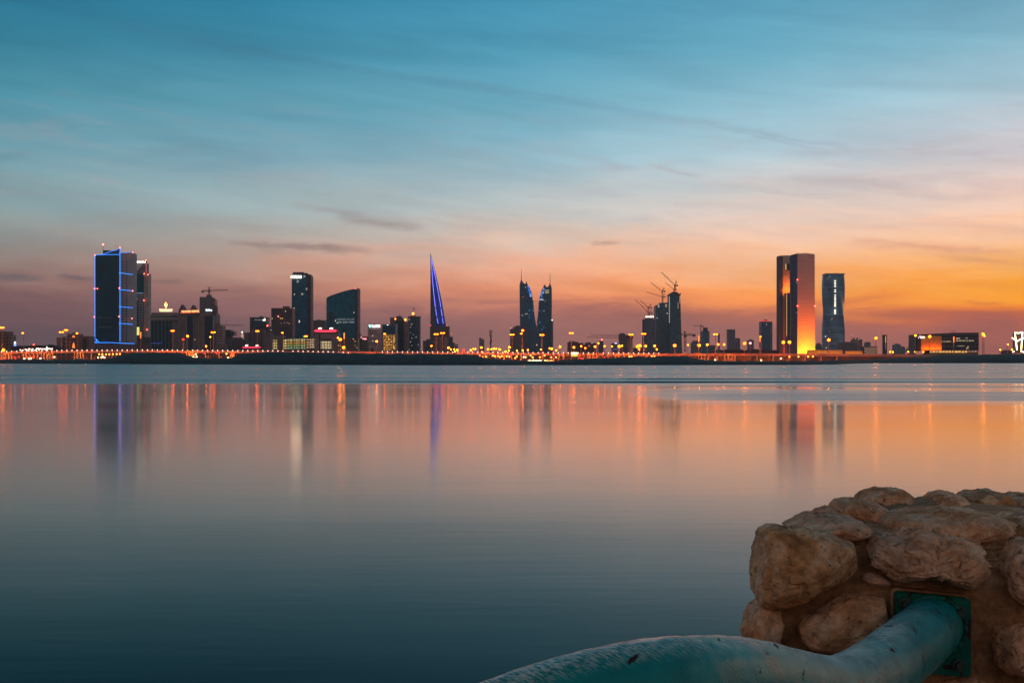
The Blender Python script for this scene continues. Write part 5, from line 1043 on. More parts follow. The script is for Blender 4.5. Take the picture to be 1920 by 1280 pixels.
# strings of white festoon lights before the dark hall
fs = thing('festoon_lights', 'string of white festoon lights hanging before the long dark hall', 'string lights', tuple(P(70, 656, 1100)))
fm = glow('festoon_bulb', (1, .55, .42), 6); fpts = []
random.seed(5)
for x in range(38, 100, 2):
    if 66 <= x or x % 6 < 4: fpts.append((x+random.uniform(-.5, .5), 653.8+random.uniform(-.5, .5) if x > 66 else 655+random.uniform(-1.6, 1.6)))
dots(fs, 'bulb', fpts+[(59, 657.5), (54, 657), (62, 657.6), (68, 656.5), (73, 656)], 1100, .42, fm)
linepx(fs, 'cable', [(37, 655), (50, 656.2), (66, 654.6), (99, 654.4)], 1100.3, .05, steel)
for x in (37, 66, 99):
    bm = bmesh.new(); bar(bm, (PX(x, 1100), 1100.4, GZ), P(x, 654, 1100.4), .12); obj('post', bm, postm, fs)
ws = thing('lit_spire_lamp', 'white glowing spire-shaped lamp rising from the festoon lights', 'lamp', tuple(P(87.4, 662, 1090)))
prismpx(ws, 'lamp_body', [(85.8, 656.5), (89, 656.5), (88.3, 652), (87.4, 649.2), (86.5, 652)], 1090, 1, glow('spire_white', (1, .75, .6), 3)); bm = bmesh.new(); bar(bm, (PX(87.4, 1090.5), 1090.5, GZ), P(87.4, 656.5, 1090.5), .3); obj('post', bm, postm, ws)
bb = thing('yellow_billboard', 'bright yellow and white billboard standing before the viaduct, right of the horned towers', 'billboard', tuple(P(1077, 668, 990)))
boxpx(bb, 'upper_panel', 1071, 1083, 660.2, 664.2, 990, .5, glow('bb_white', (1, .72, .42), 2.6)); boxpx(bb, 'lower_panel', 1071, 1083, 664.2, 668, 990, .5, glow('bb_yellow', (1, .62, .04), 1.25))
for x in (1073, 1081):
    bm = bmesh.new(); bar(bm, (PX(x, 990), 990.9, GZ), P(x, 661, 990.9), .25); obj('post', bm, steel, bb)
ll = thing('light_strip', 'low glaring white strip of light at the foot of the viaduct, before the horned towers', 'lamp', tuple(P(1003, 677, 880)))
linepx(ll, 'strip', [(989.5, 676.2), (1015.6, 676)], 880, .26, glow('strip_white', (1, .6, .3), 7)); linepx(ll, 'strip', [(1025, 676.4), (1038, 675.8)], 880, .2, glow('strip_orange', (1, .3, .08), 3))
boxpx(ll, 'plinth', 988, 1039, 676.8, 679, 880.4, .6, concd)

# ------------------------------------------------------------------ a few trees
def tree(label, x, ytop, D, w, seed, palm=False):
    t = thing('palm_tree' if palm else 'tree', label, 'tree', (PX(x, D), D, GZ)); h = PZ(ytop, D)-GZ; s = D/F; r_ = random.Random(seed)
    bm = bmesh.new(); bar(bm, (PX(x, D), D, GZ-.3), (PX(x, D)+.3, D, GZ+h*.7), (.45, .22), 8)
    for k in range(5): a = r_.uniform(0, 6.28); bar(bm, (PX(x, D)+.2, D, GZ+h*.5), (PX(x, D)+math.cos(a)*w*s*.25, D+math.sin(a)*w*s*.25, GZ+h*.8), (.16, .06), 5)
    obj('trunk', bm, plain('bark', (.05, .035, .025), .9), t); bm = bmesh.new()
    for k in range(420 if not palm else 260):
        a = r_.uniform(0, 6.28)
        if palm:
            f = r_.random(); q = Vector((PX(x, D)+.3+math.cos(int(a*2)/2)*f*w*s*.5, D+math.sin(int(a*2)/2)*f*w*s*.5, GZ+h*.82+h*.2*math.sin(f*2.6)-f*h*.12))
        else:
            rr = r_.random()**.5; ph = r_.uniform(-1, 1); q = Vector((PX(x, D)+math.cos(a)*rr*w*s*.5*math.sqrt(1-ph*ph*.7), D+math.sin(a)*rr*w*s*.5, GZ+h*(.68+.3*ph*r_.uniform(.7, 1))))
        e = Vector((r_.uniform(-1, 1), r_.uniform(-1, 1), r_.uniform(-1, 1)))*.5; g_ = Vector((r_.uniform(-1, 1), r_.uniform(-1, 1), r_.uniform(-1, 1)))*.35
        v = [bm.verts.new(q+c) for c in (e, g_, -e, -g_)]; bm.faces.new(v)
    obj('crown', bm, plain('leaf_dark', (.025, .04, .022), .8), t)
tree('dark bushy tree in front of the lit car park', 545.5, 653.6, 1500, 8, 1)
tree('ragged dark tree beside the right edge of the curved-top tower', 675.5, 621, 1750, 7, 2)
tree('small palm beside the pink sign shop', 678, 634, 1700, 9, 3, True)
tree('round tree at the end of the long dark hall', 94, 644.5, 1395, 8, 4)
tree('dark tree beside the bank building', 698, 651, 1600, 5, 5)
# ------------------------------------------------------------------ cranes
crm = plain('crane_steel', (.13, .08, .07), .7)
def lattice(bm, a, b, w, n, r):
    a, b = Vector(a), Vector(b); d = (b-a).normalized(); up = Vector((0, 1, 0)); s = d.cross(up).normalized()*w/2; u = up*w/2
    cs = [(-s-u), (s-u), (s+u), (-s+u)]
    for c in cs: bar(bm, a+c, b+c, r, 4)
    for i in range(n):
        p, q = a+(b-a)*i/n, a+(b-a)*(i+1)/n
        for j in range(4):
            c0, c1 = cs[j], cs[(j+1) % 4]
            bar(bm, p+(c0 if i % 2 else c1), q+(c1 if i % 2 else c0), r*.7, 3)
def crane(label, base, top, tip, tail, D, w=2.0, apex=None, cable=None):
    t = thing('tower_crane', label, 'crane', tuple(P(base[0], base[1], D)), 'tower cranes over the unfinished buildings')
    n = max(3, int(abs(base[1]-top[1])/F*D/4))
    bm = bmesh.new(); lattice(bm, P(*base, D), P(*top, D), w, n, w*.12); obj('mast', bm, crm, t)
    bm = bmesh.new(); L = (P(*tip, D)-P(*top, D)).length; lattice(bm, P(*top, D), P(*tip, D), w*.75, int(L/5)+2, w*.09); obj('jib', bm, crm, t)
    bm = bmesh.new(); lattice(bm, P(*top, D), P(*tail, D), w*.75, 4, w*.14); obj('counter_jib', bm, crm, t)
    bm = bmesh.new(); p = P(*tail, D); bx(bm, p.x-w*.8, p.x+w*.8, p.y-w*.6, p.y+w*.6, p.z-w*1.1, p.z+w*.4); obj('counterweight', bm, crm, t)
    bm = bmesh.new(); p = P(*top, D); bx(bm, p.x-w*.8, p.x+w*.8, p.y-w, p.y+w*.6, p.z-w*1.3, p.z-w*.1); obj('cab', bm, crm, t)
    if apex:
        bm = bmesh.new(); lattice(bm, P(*top, D), P(*apex, D), w*.6, 3, w*.14); bar(bm, P(*apex, D), P(*tail, D), w*.06, 4)
        bar(bm, P(*apex, D), P(top[0]+(tip[0]-top[0])*.75, top[1]+(tip[1]-top[1])*.75, D), w*.06, 4); obj('apex_frame', bm, crm, t)
    return t
crane('crane with a long level jib on the roof of the unfinished grey tower', (392.3, 553), (392.3, 544.6), (426.8, 543.4), (380, 545.6), 2060, 1.9, (392.3, 538))
crane('faint crane with a low level jib above the banded apartments', (409.5, 610), (409.5, 609.6), (455, 609.2), (405.5, 610), 2300, 1.5, (411, 606))
crane('upper raised crane on the shortest unfinished tower', (1215.4, 594), (1215.6, 576.6), (1200.2, 562.8), (1221.5, 576.4), 2608, 1.7, (1220.6, 570.4))
crane('lower raised crane on the shortest unfinished tower', (1217.6, 594), (1217.4, 587.4), (1191.4, 561.8), (1222.6, 586.6), 2616, 1.5, (1221, 581.5))
crane('upper raised crane on the middle unfinished tower', (1241.8, 569), (1241.8, 546), (1219.6, 529.4), (1246.2, 545.6), 2644, 1.7, (1245, 539.5))
crane('lower crane with an almost level jib on the middle unfinished tower', (1243, 569), (1243, 556.6), (1212.4, 547.4), (1246.8, 556.4), 2650, 1.4, (1245.8, 550.4))
crane('upper raised crane on the tallest unfinished tower', (1265.6, 549), (1265.4, 534.6), (1240, 510.4), (1269.6, 534.4), 2620, 1.9, (1268.4, 527))
crane('lower raised crane on the tallest unfinished tower', (1264, 549), (1263.8, 543), (1247, 529.6), (1267.6, 542.4), 2632, 1.5, (1267, 537))
crane('stout dark crane with a round counterweight, right of the tallest unfinished tower', (1284.6, 660), (1284.6, 627.6), (1276, 626.6), (1301.4, 627.6), 1600, 1.9, (1283.6, 620.4))
crane('small thin crane beside the capped blue tower', (1314, 655), (1314, 611.2), (1300.6, 610.2), (1318.4, 611.4), 3000, 1.7, (1314.2, 608))
crane('crane with the upper of two long level jibs, on the scaffolded block', (1167.4, 632), (1167.4, 629.4), (1108, 627.8), (1172, 630), 2520, 1.4, (1167.4, 625.6))
crane('crane with the lower of two long level jibs, on the scaffolded block', (1161, 652), (1161, 633.6), (1101, 631.6), (1175.6, 634.4), 2490, 1.5, (1160, 630))
crane('tiny crane with a raised jib among the faint grey far blocks', (1699.4, 660), (1699.6, 656), (1706, 645), (1698.4, 657.5), 2400, 1.3, (1700, 653))
# ------------------------------------------------------------------ foreground: stone wall
def stone_mat():
    m, n, bs = newmat('limestone')
    tc = n.new('ShaderNodeTexCoord'); p = n.new('ShaderNodeNewGeometry').outputs['Position']
    a = n.noise(p, 9, 6, .62, .3); b = n.noise(p, 38, 8, .7); c3 = n.noise(p, 3.2, 3, .5)
    c = n.ramp(a, [(.30, (.38, .16, .06)), (.46, (.62, .30, .14)), (.58, (.80, .50, .32)), (.74, (.86, .66, .52))])
    c = n.mix(n.mr(c3, .42, .62, 0, .6), c, (.60, .40, .29, 1))
    c = n.mix(1.0, c, n.comb(*[n.mr(b, .32, .68, .50, 1.42)]*3), 'MULTIPLY')
    rnd_ = n.new('ShaderNodeObjectInfo').outputs['Random']; rk_ = n.mr(rnd_, 0, 1, .82, 1.12); c = n.mix(1.0, c, n.comb(rk_, n.m('MULTIPLY', rk_, n.mr(rnd_, 0, 1, 1.05, .94)), rk_), 'MULTIPLY')
    salt = n.mr(n.noise(p, 24, 6, .75, .6), .60, .70, 0, .55); c = n.mix(salt, c, (.72, .62, .54, 1))
    stain = n.mr(n.noise(p, 6.5, 5, .7, .8), .56, .70, 0, .55); c = n.mix(stain, c, (.16, .07, .03, 1))
    pit = n.noise(p, 60, 4, .6); pk = n.mr(pit, .30, .38, 1, 0)
    c = n.mix(n.m('MULTIPLY', pk, .7), c, (.06, .03, .018, 1))
    n.put(bs.inputs['Base Color'], c); bs.inputs['Roughness'].default_value = .92; bs.inputs['Specular IOR Level'].default_value = .25
    h = n.m('ADD', n.m('MULTIPLY', b, .016), n.m('ADD', n.m('MULTIPLY', n.noise(p, 140, 6, .7), .0035), n.m('MULTIPLY', pk, -.004)))
    bp = n.new('ShaderNodeBump'); bp.inputs['Distance'].default_value = 1.0; bp.inputs['Strength'].default_value = .85; n.put(bp.inputs['Height'], h); n.put(bs.inputs['Normal'], bp.outputs[0])
    return m
def mortar_mat():
    m, n, bs = newmat('sandy_mortar')
    p = n.new('ShaderNodeNewGeometry').outputs['Position']
    a = n.noise(p, 7, 6, .6, .2); b = n.noise(p, 55, 8, .7)
    c = n.ramp(a, [(.3, (.22, .115, .06)), (.52, (.42, .23, .12)), (.72, (.62, .42, .28))])
    c = n.mix(1.0, c, n.comb(*[n.mr(b, .3, .7, .5, 1.4)]*3), 'MULTIPLY')
    n.put(bs.inputs['Base Color'], c); bs.inputs['Roughness'].default_value = .95; bs.inputs['Specular IOR Level'].default_value = .2
    bp = n.new('ShaderNodeBump'); bp.inputs['Distance'].default_value = 1.0; bp.inputs['Strength'].default_value = .8
    n.put(bp.inputs['Height'], n.m('ADD', n.m('MULTIPLY', b, .014), n.m('MULTIPLY', n.noise(p, 180, 5, .7), .006))); n.put(bs.inputs['Normal'], bp.outputs[0])
    return m
STM = stone_mat(); MOM = mortar_mat()
WALL = thing('stone_wall', 'rough limestone block wall end bedded in brown mortar, at the lower right', 'wall', (1.05, 3.4, 0))
_ico = {}
def ico(sub):
    if sub not in _ico:
        bm = bmesh.new(); bmesh.ops.create_icosphere(bm, subdivisions=sub, radius=1)
        _ico[sub] = ([v.co.copy() for v in bm.verts], [[v.index for v in f.verts] for f in bm.faces]); bm.free()
    return _ico[sub]
def polyrad(poly, c, th):
    dx, dz = math.cos(th), math.sin(th); best = None
    for (x1, z1), (x2, z2) in zip(poly, poly[1:]+poly[:1]):
        ex, ez = x2-x1, z2-z1; den = dx*ez-dz*ex
        if abs(den) < 1e-12: continue
        t = ((x1-c[0])*ez-(z1-c[1])*ex)/den; s = ((x1-c[0])*dz-(z1-c[1])*dx)/den
        if t > 0 and -1e-6 <= s <= 1+1e-6 and (best is None or t < best): best = t
    return best or .02
def stone(poly, D, depth, seed, sub=6, lean=0.0, rough=.055, boxy=.55, crack=1.0):
    Dm = D+depth*.7; xm = sum(x for x, y in poly)/len(poly); ym = sum(y for x, y in poly)/len(poly); pts = [(PX(xm+(x-xm)*1.035, Dm), PZ(ym+(y-ym)*1.04, Dm)) for x, y in poly]
    cx = sum(p[0] for p in pts)/len(pts); cz = sum(p[1] for p in pts)/len(pts)
    tab = [polyrad(pts, (cx, cz), 2*math.pi*i/180-math.pi) for i in range(180)]
    tab = [(tab[i-1]+tab[i]*2+tab[(i+1) % 180])/4 for i in range(180)]
    size = sum(tab)/180; zr = max(abs(p[1]-cz) for p in pts); V, Fc = ico(sub); out = []
    rnd = random.Random(seed*31+5)
    sv = Vector((seed*3.7, seed*1.3, seed*7.1))
    for v in V:
        r = math.hypot(v.x, v.z); th = math.atan2(v.z, v.x); k = (th+math.pi)/(2*math.pi)*180; i = int(k) % 180; f = k-int(k)
        R = tab[i]*(1-f)+tab[(i+1) % 180]*f
        s = r**boxy; dd = math.copysign(abs(v.y)**boxy, v.y)
        nrm = (s**2+dd**2)**.5 if boxy > .9 else 1.0
        x, y, z = R*s*math.cos(th), dd*depth, R*s*math.sin(th)
        p = Vector((x, y, z)); q = (p/size)
        n1 = noise.fractal(q*1.15+sv, 1.0, 2.0, 3)
        n2 = noise.fractal(q*3.6+sv*2, .9, 2.1, 5)
        w = q*2.0+sv+Vector((.4, .4, .4))*noise.noise(q*3+sv)
        rg = 1-abs(noise.noise(Vector((w.x*.9, w.y*1.4, w.z*1.9)))*2.2); rg = max(0, rg-.72)/.28
        facet = noise.cell(q*1.6+sv) if False else 0
        n3 = noise.fractal(q*9+sv, .8, 2.1, 3); n4 = abs(noise.noise(q*1.9+sv*1.7))+.6*abs(noise.noise(q*4.1+sv))
        disp = size*(rough*1.7*n1+rough*.8*n2+rough*.30*n3-rough*1.3*crack*rg-rough*1.5*(n4-.4))
        disp -= size*rough*.3
        d = Vector((math.cos(th)*s/R*size, dd*.9*size/depth*.6, math.sin(th)*s/R*size)); d.normalize()
        p += d*disp
        p.y += lean*p.z
        out.append(p)
    for _ in range(13):
        nn_ = Vector((rnd.gauss(0, 1), -abs(rnd.gauss(.1, .8)), rnd.gauss(.1, 1))).normalized()
        h_ = max(p.dot(nn_) for p in out)*rnd.uniform(.86, .97)
        for i, p in enumerate(out):
            e = p.dot(nn_)-h_*(1+.03*noise.noise(p/size*2.5+sv))
            if e > 0: out[i] = p-nn_*e*.85
    out = [(cx+p.x, D+depth+p.y+lean*0, cz+p.z) for p in out]
    me = bpy.data.meshes.new('stone'); me.from_pydata(out, [], Fc); me.update()
    return obj('stone', me, STM, WALL, True)
SP = [
 ([(1432,1003),(1447,992),(1468,991),(1490,996),(1530,997),(1565,1000),(1595,1012),(1607,1035),(1607,1060),(1592,1082),(1560,1093),(1535,1103),(1505,1123),(1480,1137),(1455,1136),(1430,1131),(1423,1110),(1418,1085),(1423,1050),(1429,1025)], 2.93, .11, 1, 7, .05, .045, .52),
 ([(1639,1045),(1650,1022),(1665,1012),(1700,1007),(1720,999),(1760,1003),(1800,1010),(1838,1019),(1843,1050),(1851,1075),(1853,1090),(1840,1105),(1815,1099),(1790,1096),(1765,1086),(1730,1082),(1690,1086),(1660,1073),(1641,1062)], 2.93, .11, 2, 7, .25, .075, .58),
 ([(1882,1070),(1889,1040),(1905,1023),(1925,1013),(1970,1018),(1985,1080),(1970,1140),(1915,1136),(1895,1116),(1887,1092)], 2.94, .10, 3, 6, .1, .06, .55),
 ([(1497,1175),(1528,1150),(1558,1128),(1588,1114),(1625,1112),(1664,1117),(1669,1150),(1664,1172),(1652,1190),(1628,1202),(1600,1208),(1560,1216),(1520,1216),(1506,1198)], 2.95, .09, 4, 6, .05, .055, .5),
 ([(1398,1192),(1406,1160),(1416,1140),(1437,1126),(1458,1140),(1466,1170),(1458,1200),(1462,1232),(1410,1242)], 2.96, .09, 25, 6, .05, .06, .6),
 ([(1866,1180),(1880,1170),(1925,1167),(1970,1172),(1985,1230),(1965,1268),(1890,1266),(1870,1245),(1863,1210)], 2.95, .09, 6, 6, .05, .05, .5),
 ([(1885,1290),(1905,1276),(1970,1278),(1990,1340),(1960,1375),(1890,1365),(1875,1325)], 2.96, .09, 7, 5, .05, .05, .55),
 ([(1740,1292),(1770,1274),(1820,1272),(1860,1285),(1866,1330),(1830,1365),(1760,1362),(1735,1330)], 2.97, .08, 8, 6, .05, .05, .55),
 ([(1470,1240),(1500,1226),(1560,1222),(1600,1230),(1612,1265),(1590,1330),(1500,1335),(1468,1290)], 2.97, .08, 9, 6, .05, .05, .55),
 ([(1620,1078),(1635,1074),(1655,1080),(1672,1088),(1668,1097),(1648,1100),(1630,1096),(1620,1088)], 3.0, .03, 10, 5, 0, .08, .8),
 # top of the wall, nearest first
 ([(1482,992),(1500,984),(1515,976),(1535,970),(1575,971),(1610,975),(1634,990),(1627,1002),(1600,1010),(1550,1008),(1505,1006)], 3.02, .15, 11, 6, .1, .06, .75),
 ([(1657,1000),(1665,985),(1690,973),(1740,965),(1800,961),(1850,964),(1890,975),(1912,986),(1902,1004),(1870,1011),(1840,1014),(1800,1011),(1740,1004),(1690,1010)], 3.03, .19, 12, 7, .15, .05, .7),
 ([(1894,985),(1910,970),(1960,966),(1990,985),(1975,1006),(1925,1008),(1900,1002)], 3.05, .15, 13, 5, .1, .06, .7),
 ([(1531,966),(1540,957),(1560,953),(1578,958),(1590,970),(1570,980),(1540,978)], 3.30, .08, 14, 6, 0, .09, .7),
 ([(1571,954),(1583,943),(1610,939),(1642,945),(1664,956),(1684,972),(1670,984),(1640,990),(1600,984),(1575,972)], 3.25, .13, 15, 6, .1, .075, .68),
 ([(1618,942),(1632,928),(1650,922),(1680,920),(1700,921),(1712,932),(1725,947),(1710,955),(1670,960),(1630,956)], 3.52, .13, 16, 6, .1, .065, .62),
 ([(1712,957),(1725,946),(1757,943),(1772,931),(1790,926),(1806,932),(1818,946),(1836,956),(1810,968),(1750,970)], 3.42, .13, 17, 6, .05, .075, .68),
 ([(1812,948),(1820,932),(1840,925),(1875,923),(1892,932),(1900,948),(1880,960),(1830,962)], 3.48, .13, 18, 6, .05, .065, .66),
 ([(1888,940),(1900,933),(1930,930),(1965,930),(1990,945),(1980,962),(1930,968),(1893,960)], 3.5, .13, 19, 5, .05, .065, .66),
 ([(1845,968),(1862,960),(1900,956),(1940,958),(1950,970),(1910,980),(1870,980)], 3.28, .10, 20, 5, .05, .06, .7),
]
for s in SP: stone(*s)
# mortar core: rounded block on a skewed footprint
V, Fc = ico(7); out = []
zl, zh = 1.25, PZ(1000, 3.03)+.0
foot = [(PX(1419, 3.03), 3.035), (PX(2080, 3.03), 3.035), (PX(2000, 3.95)+.3, 3.95), (PX(1632, 3.8), 3.72)]
for v in V:
    p = [math.copysign(abs(c)**(.16 if ax_ < 2 else .3), c) for ax_, c in enumerate(v)]; mx = 1.0
    u, w, t = (p[0]+1)/2, (p[1]+1)/2, (p[2]+1)/2
    x = (foot[0][0]*(1-u)+foot[1][0]*u)*(1-w)+(foot[3][0]*(1-u)+foot[2][0]*u)*w
    y = (foot[0][1]*(1-u)+foot[1][1]*u)*(1-w)+(foot[3][1]*(1-u)+foot[2][1]*u)*w
    z = zl+(zh-zl)*t
    q = Vector((x, y, z)); nn = noise.fractal(q*4, .9, 2, 5)*.022+noise.fractal(q*16, .8, 2, 4)*.011+noise.fractal(q*48, .8, 2, 2)*.004+.02*noise.noise(q*2.2)
    if v.y < -.35 and z < 2.0: x -= .05*max(0, (2.0-z))*(1-u)
    q = Vector((x, y, z))+Vector(v)*nn
    out.append(q)
me = bpy.data.meshes.new('mortar'); me.from_pydata(out, [], Fc); me.update(); obj('mortar', me, MOM, WALL, True)
bm = bmesh.new(); quadbox(bm, [(foot[0][0]-.1, 3.0, -1.2), (foot[1][0], 3.0, -1.2), (foot[2][0], 4.0, -1.2), (foot[3][0]-.1, 3.8, -1.2)], [(foot[0][0]-.02, 3.09, 1.45), (foot[1][0], 3.09, 1.45), (foot[2][0], 3.9, 1.45), (foot[3][0], 3.68, 1.45)])
obj('footing', bm, MOM, WALL)

# ------------------------------------------------------------------ foreground: painted tube and wall plate
def paint_mat(name, worn=1.0):
    m, n, bs = newmat(name)
    tc = n.new('ShaderNodeTexCoord'); uv = n.new('ShaderNodeUVMap').outputs[0] if worn else None
    p = n.new('ShaderNodeNewGeometry').outputs['Position']
    a = n.noise(p, 14, 5, .6)
    c = n.ramp(a, [(.3, (.0, .12, .125)), (.6, (.0, .225, .23)), (.8, (.002, .30, .30))] if worn else [(.3, (.0, .05, .04)), (.6, (.0, .11, .085)), (.8, (.004, .16, .13))])
    rough = n.mr(a, .3, .7, .24, .36); bs.inputs['Specular IOR Level'].default_value = .2
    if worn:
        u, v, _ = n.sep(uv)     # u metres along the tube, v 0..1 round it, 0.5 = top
        top = n.mr(n.m('ABSOLUTE', n.m('SUBTRACT', v, .53)), .02, .165, 1, 0)  # keeps the pale scratches and painted sheen to the crest
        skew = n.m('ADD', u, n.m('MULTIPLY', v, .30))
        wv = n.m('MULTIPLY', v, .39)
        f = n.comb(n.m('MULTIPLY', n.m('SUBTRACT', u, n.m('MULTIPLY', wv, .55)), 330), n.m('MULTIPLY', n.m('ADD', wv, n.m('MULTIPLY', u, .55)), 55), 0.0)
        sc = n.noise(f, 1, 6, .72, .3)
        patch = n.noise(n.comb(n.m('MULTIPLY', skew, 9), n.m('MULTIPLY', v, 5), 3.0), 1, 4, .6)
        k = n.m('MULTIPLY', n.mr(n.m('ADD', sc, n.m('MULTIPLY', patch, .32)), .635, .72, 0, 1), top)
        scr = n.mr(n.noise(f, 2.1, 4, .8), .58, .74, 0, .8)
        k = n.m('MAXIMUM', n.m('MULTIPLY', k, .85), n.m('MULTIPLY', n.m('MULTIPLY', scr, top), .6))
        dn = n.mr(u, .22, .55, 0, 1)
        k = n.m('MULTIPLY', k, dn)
        c = n.mix(k, c, (.90, .78, .68, 1)); n.put(bs.inputs['Specular IOR Level'], n.mr(k, 0, 1, .2, .8))  # whitened crest: bare scratches, with the sky's sheen put into the colour
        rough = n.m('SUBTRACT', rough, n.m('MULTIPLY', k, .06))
        # chips down to rust, lying skew across the tube
        ch = n.noise(n.comb(n.m('MULTIPLY', skew, 26), n.m('MULTIPLY', v, 9), 11.0), 1, 3, .6, .5)
        rk = n.mr(ch, .65, .675, 0, 1)
    else:
        ch = n.noise(p, 26, 5, .65, .4); rk = n.mr(ch, .54, .575, 0, 1); scr = None
    c = n.mix(rk, c, (.028, .012, .008, 1))
    n.put(bs.inputs['Base Color'], c); n.put(bs.inputs['Roughness'], n.m('ADD', rough, n.m('MULTIPLY', rk, .4)))
    h = n.m('ADD', n.m('MULTIPLY', n.noise(p, 45, 6, .65), .0016), n.m('MULTIPLY', rk, -.0025))
    if worn: h = n.m('ADD', h, n.m('MULTIPLY', sc, .0022))
    bp = n.new('ShaderNodeBump'); bp.inputs['Distance'].default_value = 1.0; bp.inputs['Strength'].default_value = .8; n.put(bp.inputs['Height'], h); n.put(bs.inputs['Normal'], bp.outputs[0])
    return m
def catmull(pts, n):
    out = []
    P_ = [pts[0]*2-pts[1]]+pts+[pts[-1]*2-pts[-2]]
    for i in range(1, len(P_)-2):
        a, b, c, d = P_[i-1:i+3]
        for k in range(n):
            t = k/n; out.append(.5*((2*b)+(c-a)*t+(2*a-5*b+4*c-d)*t*t+(3*b-a-3*c+d)*t*t*t))
    out.append(pts[-1]); return out
RAIL = thing('tube_railing', 'turquoise painted steel tube, scratched and rust-chipped, bolted to the stone wall', 'railing', tuple(P(1745, 1175, 3.0)))
ctr = [(1752, 1170, 3.03), (1722, 1198, 2.82), (1672, 1240, 2.62), (1618, 1281, 2.42), (1560, 1303, 2.26), (1490, 1296, 2.13), (1410, 1280, 2.03), (1330, 1277, 1.95), (1230, 1285, 1.88), (1110, 1309, 1.84), (1000, 1342, 1.82), (890, 1384, 1.82), (740, 1462, 1.84), (560, 1590, 1.88), (380, 1780, 1.92), (250, 2050, 1.95), (200, 2400, 1.97)]
cp = catmull([P(x, y, d) for x, y, d in ctr], 14)
cp = [p for p in cp] + [cp[-1]+Vector((0, 0, -.3*i)) for i in range(1, 8)]
NR = 72; R = .0625
bm = bmesh.new(); uvl = bm.loops.layers.uv.new('UVMap'); rings = []; arc = 0; arcs = []
upv = Vector((0, 0, 1))
for i, p in enumerate(cp):
    t = (cp[min(i+1, len(cp)-1)]-cp[max(i-1, 0)]).normalized()
    if i: arc += (p-cp[i-1]).length
    arcs.append(arc)
    u_ = (upv-t*upv.dot(t)); u_ = u_.normalized() if u_.length > .05 else e_prev
    e_prev = u_; s_ = t.cross(u_).normalized(); ring = []
    for k in range(NR):
        a = 2*math.pi*k/NR-math.pi
        d = u_*math.cos(a)+s_*math.sin(a)
        rr = R*(1+.012*noise.noise(Vector((arc*9, k*.25, 2))))+.0012*noise.noise(p*40+d*3)
        ring.append(bm.verts.new(p+d*rr))
    rings.append(ring)
for i in range(len(rings)-1):
    for k in range(NR):
        j = (k+1) % NR
        f = bm.faces.new((rings[i][k], rings[i][j], rings[i+1][j], rings[i+1][k])); f.smooth = True
        for lp, (uu, vv) in zip(f.loops, ((arcs[i], k/NR), (arcs[i], (k+1)/NR), (arcs[i+1], (k+1)/NR), (arcs[i+1], k/NR))): lp[uvl].uv = (uu, vv)
bmesh.ops.recalc_face_normals(bm, faces=bm.faces)
obj('tube', bm, paint_mat('worn_sheen_turquoise_paint'), RAIL, True)
# wall plate
plm = paint_mat('plate_green_paint', 0)
def plate(c, hw, hh, rad, y0, y1, skew):
    bm = bmesh.new(); A = []
    for (sx, sz, a0) in ((1, 1, 0), (-1, 1, 90), (-1, -1, 180), (1, -1, 270)):
        for k in range(7):
            a = math.radians(a0+15*k); A.append((sx*(hw-rad)+rad*math.cos(a), sz*(hh-rad)+rad*math.sin(a)))
    fr = [Vector((c.x+x, y0, c.z+z-x*skew)) for x, z in A]; bk = [Vector((c.x+x, y1, c.z+z-x*skew)) for x, z in A]
    fi = [Vector((c.x+x*.975, y0-.003, c.z+z*.975-x*skew)) for x, z in A]
    quadbox(bm, fr, bk); quadbox(bm, fi, fr); bmesh.ops.recalc_face_normals(bm, faces=bm.faces); return bm
pc = P(1749, 1188, 2.99)
obj('wall_plate', plate(pc, .079, .083, .012, 2.985, 3.06, .10), plm, RAIL)
obj('mortar_collar', plate(pc+Vector((0, 0, 0)), .083, .087, .014, 3.008, 3.07, .10), MOM, RAIL)
bm = bmesh.new(); q = cp[1]; t_ = (cp[3]-cp[0]).normalized(); e1 = t_.cross(Vector((0, 0, 1))).normalized(); e2 = e1.cross(t_); rr_ = []
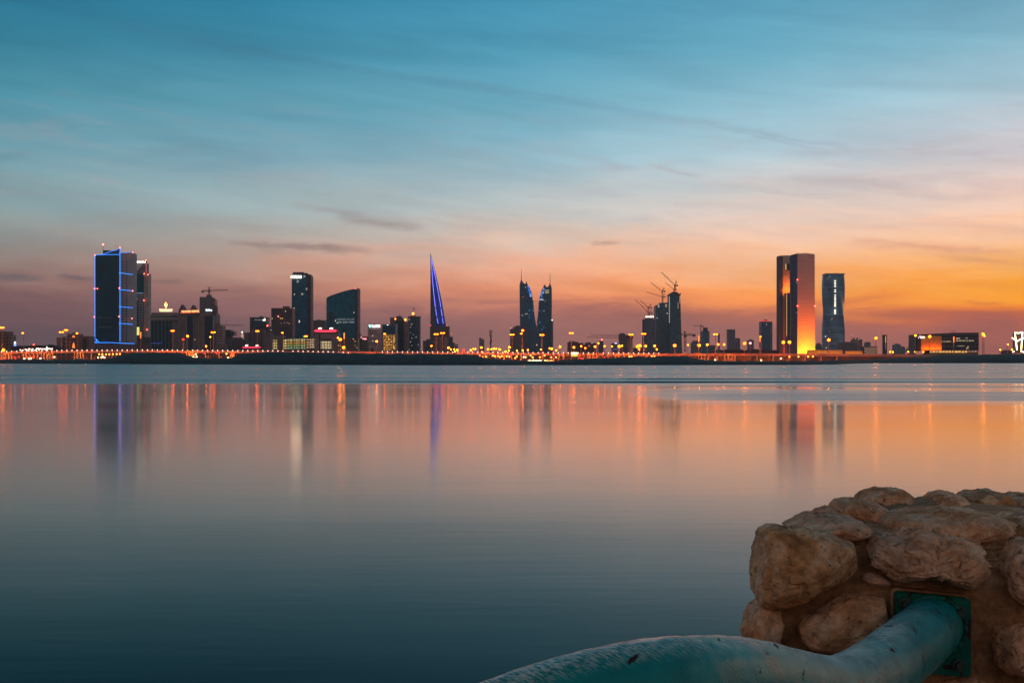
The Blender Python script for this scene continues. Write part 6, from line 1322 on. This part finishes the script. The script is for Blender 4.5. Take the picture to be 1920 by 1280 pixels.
for i in range(72):
    a = i*math.pi/36; d = e1*math.cos(a)+e2*math.sin(a); o_ = Vector((pc.x, 2.985, pc.z)); c_ = cp[0]+d*.064
    c_ = c_+t_*((2.982-c_.y)/t_.y); wv_ = .0055+.0016*math.sin(i*2.1)+.001*math.sin(i*5.3)
    rr_.append([bm.verts.new(c_+d*wv_*math.cos(b)*1.2+Vector((0, -1, 0))*wv_*math.sin(b)*1.3) for b in [k*math.pi/4 for k in range(8)]])
for i in range(72):
    for k in range(8): bm.faces.new((rr_[i][k], rr_[(i+1) % 72][k], rr_[(i+1) % 72][(k+1) % 8], rr_[i][(k+1) % 8]))
bmesh.ops.recalc_face_normals(bm, faces=bm.faces); obj('weld_bead', bm, plm, RAIL, True)
for (x, y) in ((1697, 1131), (1800, 1147), (1797, 1246), (1700, 1240)):
    c = P(x, y, 2.98); bm = bmesh.new()
    quadbox(bm, [c+Vector((.0145*math.cos(t), -.001, .0145*math.sin(t))) for t in [i*math.pi/12 for i in range(24)]], [c+Vector((.0135*math.cos(t), -.004, .0135*math.sin(t))) for t in [i*math.pi/12 for i in range(24)]])
    quadbox(bm, [c+Vector((.0095*math.cos(t+.3), -.004, .0095*math.sin(t+.3))) for t in [i*math.pi/3 for i in range(6)]], [c+Vector((.009*math.cos(t+.3), -.013, .009*math.sin(t+.3))) for t in [i*math.pi/3 for i in range(6)]])
    bmesh.ops.recalc_face_normals(bm, faces=bm.faces); obj('bolt', bm, plain('rusty_bolt', (.012, .035, .03), .6, 0, .8, 60), RAIL)

# ------------------------------------------------------------------ render settings
S.view_settings.view_transform = 'Standard'; S.view_settings.look = 'None'; S.view_settings.exposure = 0; S.view_settings.gamma = 1
S.render.engine = 'CYCLES'
cy = S.cycles
cy.use_denoising = True; cy.use_adaptive_sampling = True; cy.adaptive_threshold = 0.006
cy.max_bounces = 6; cy.diffuse_bounces = 3; cy.glossy_bounces = 3; cy.transmission_bounces = 2; cy.sample_clamp_indirect = 5; cy.sample_clamp_direct = 30; cy.caustics_reflective = False; cy.caustics_refractive = False
cy.use_light_tree = True
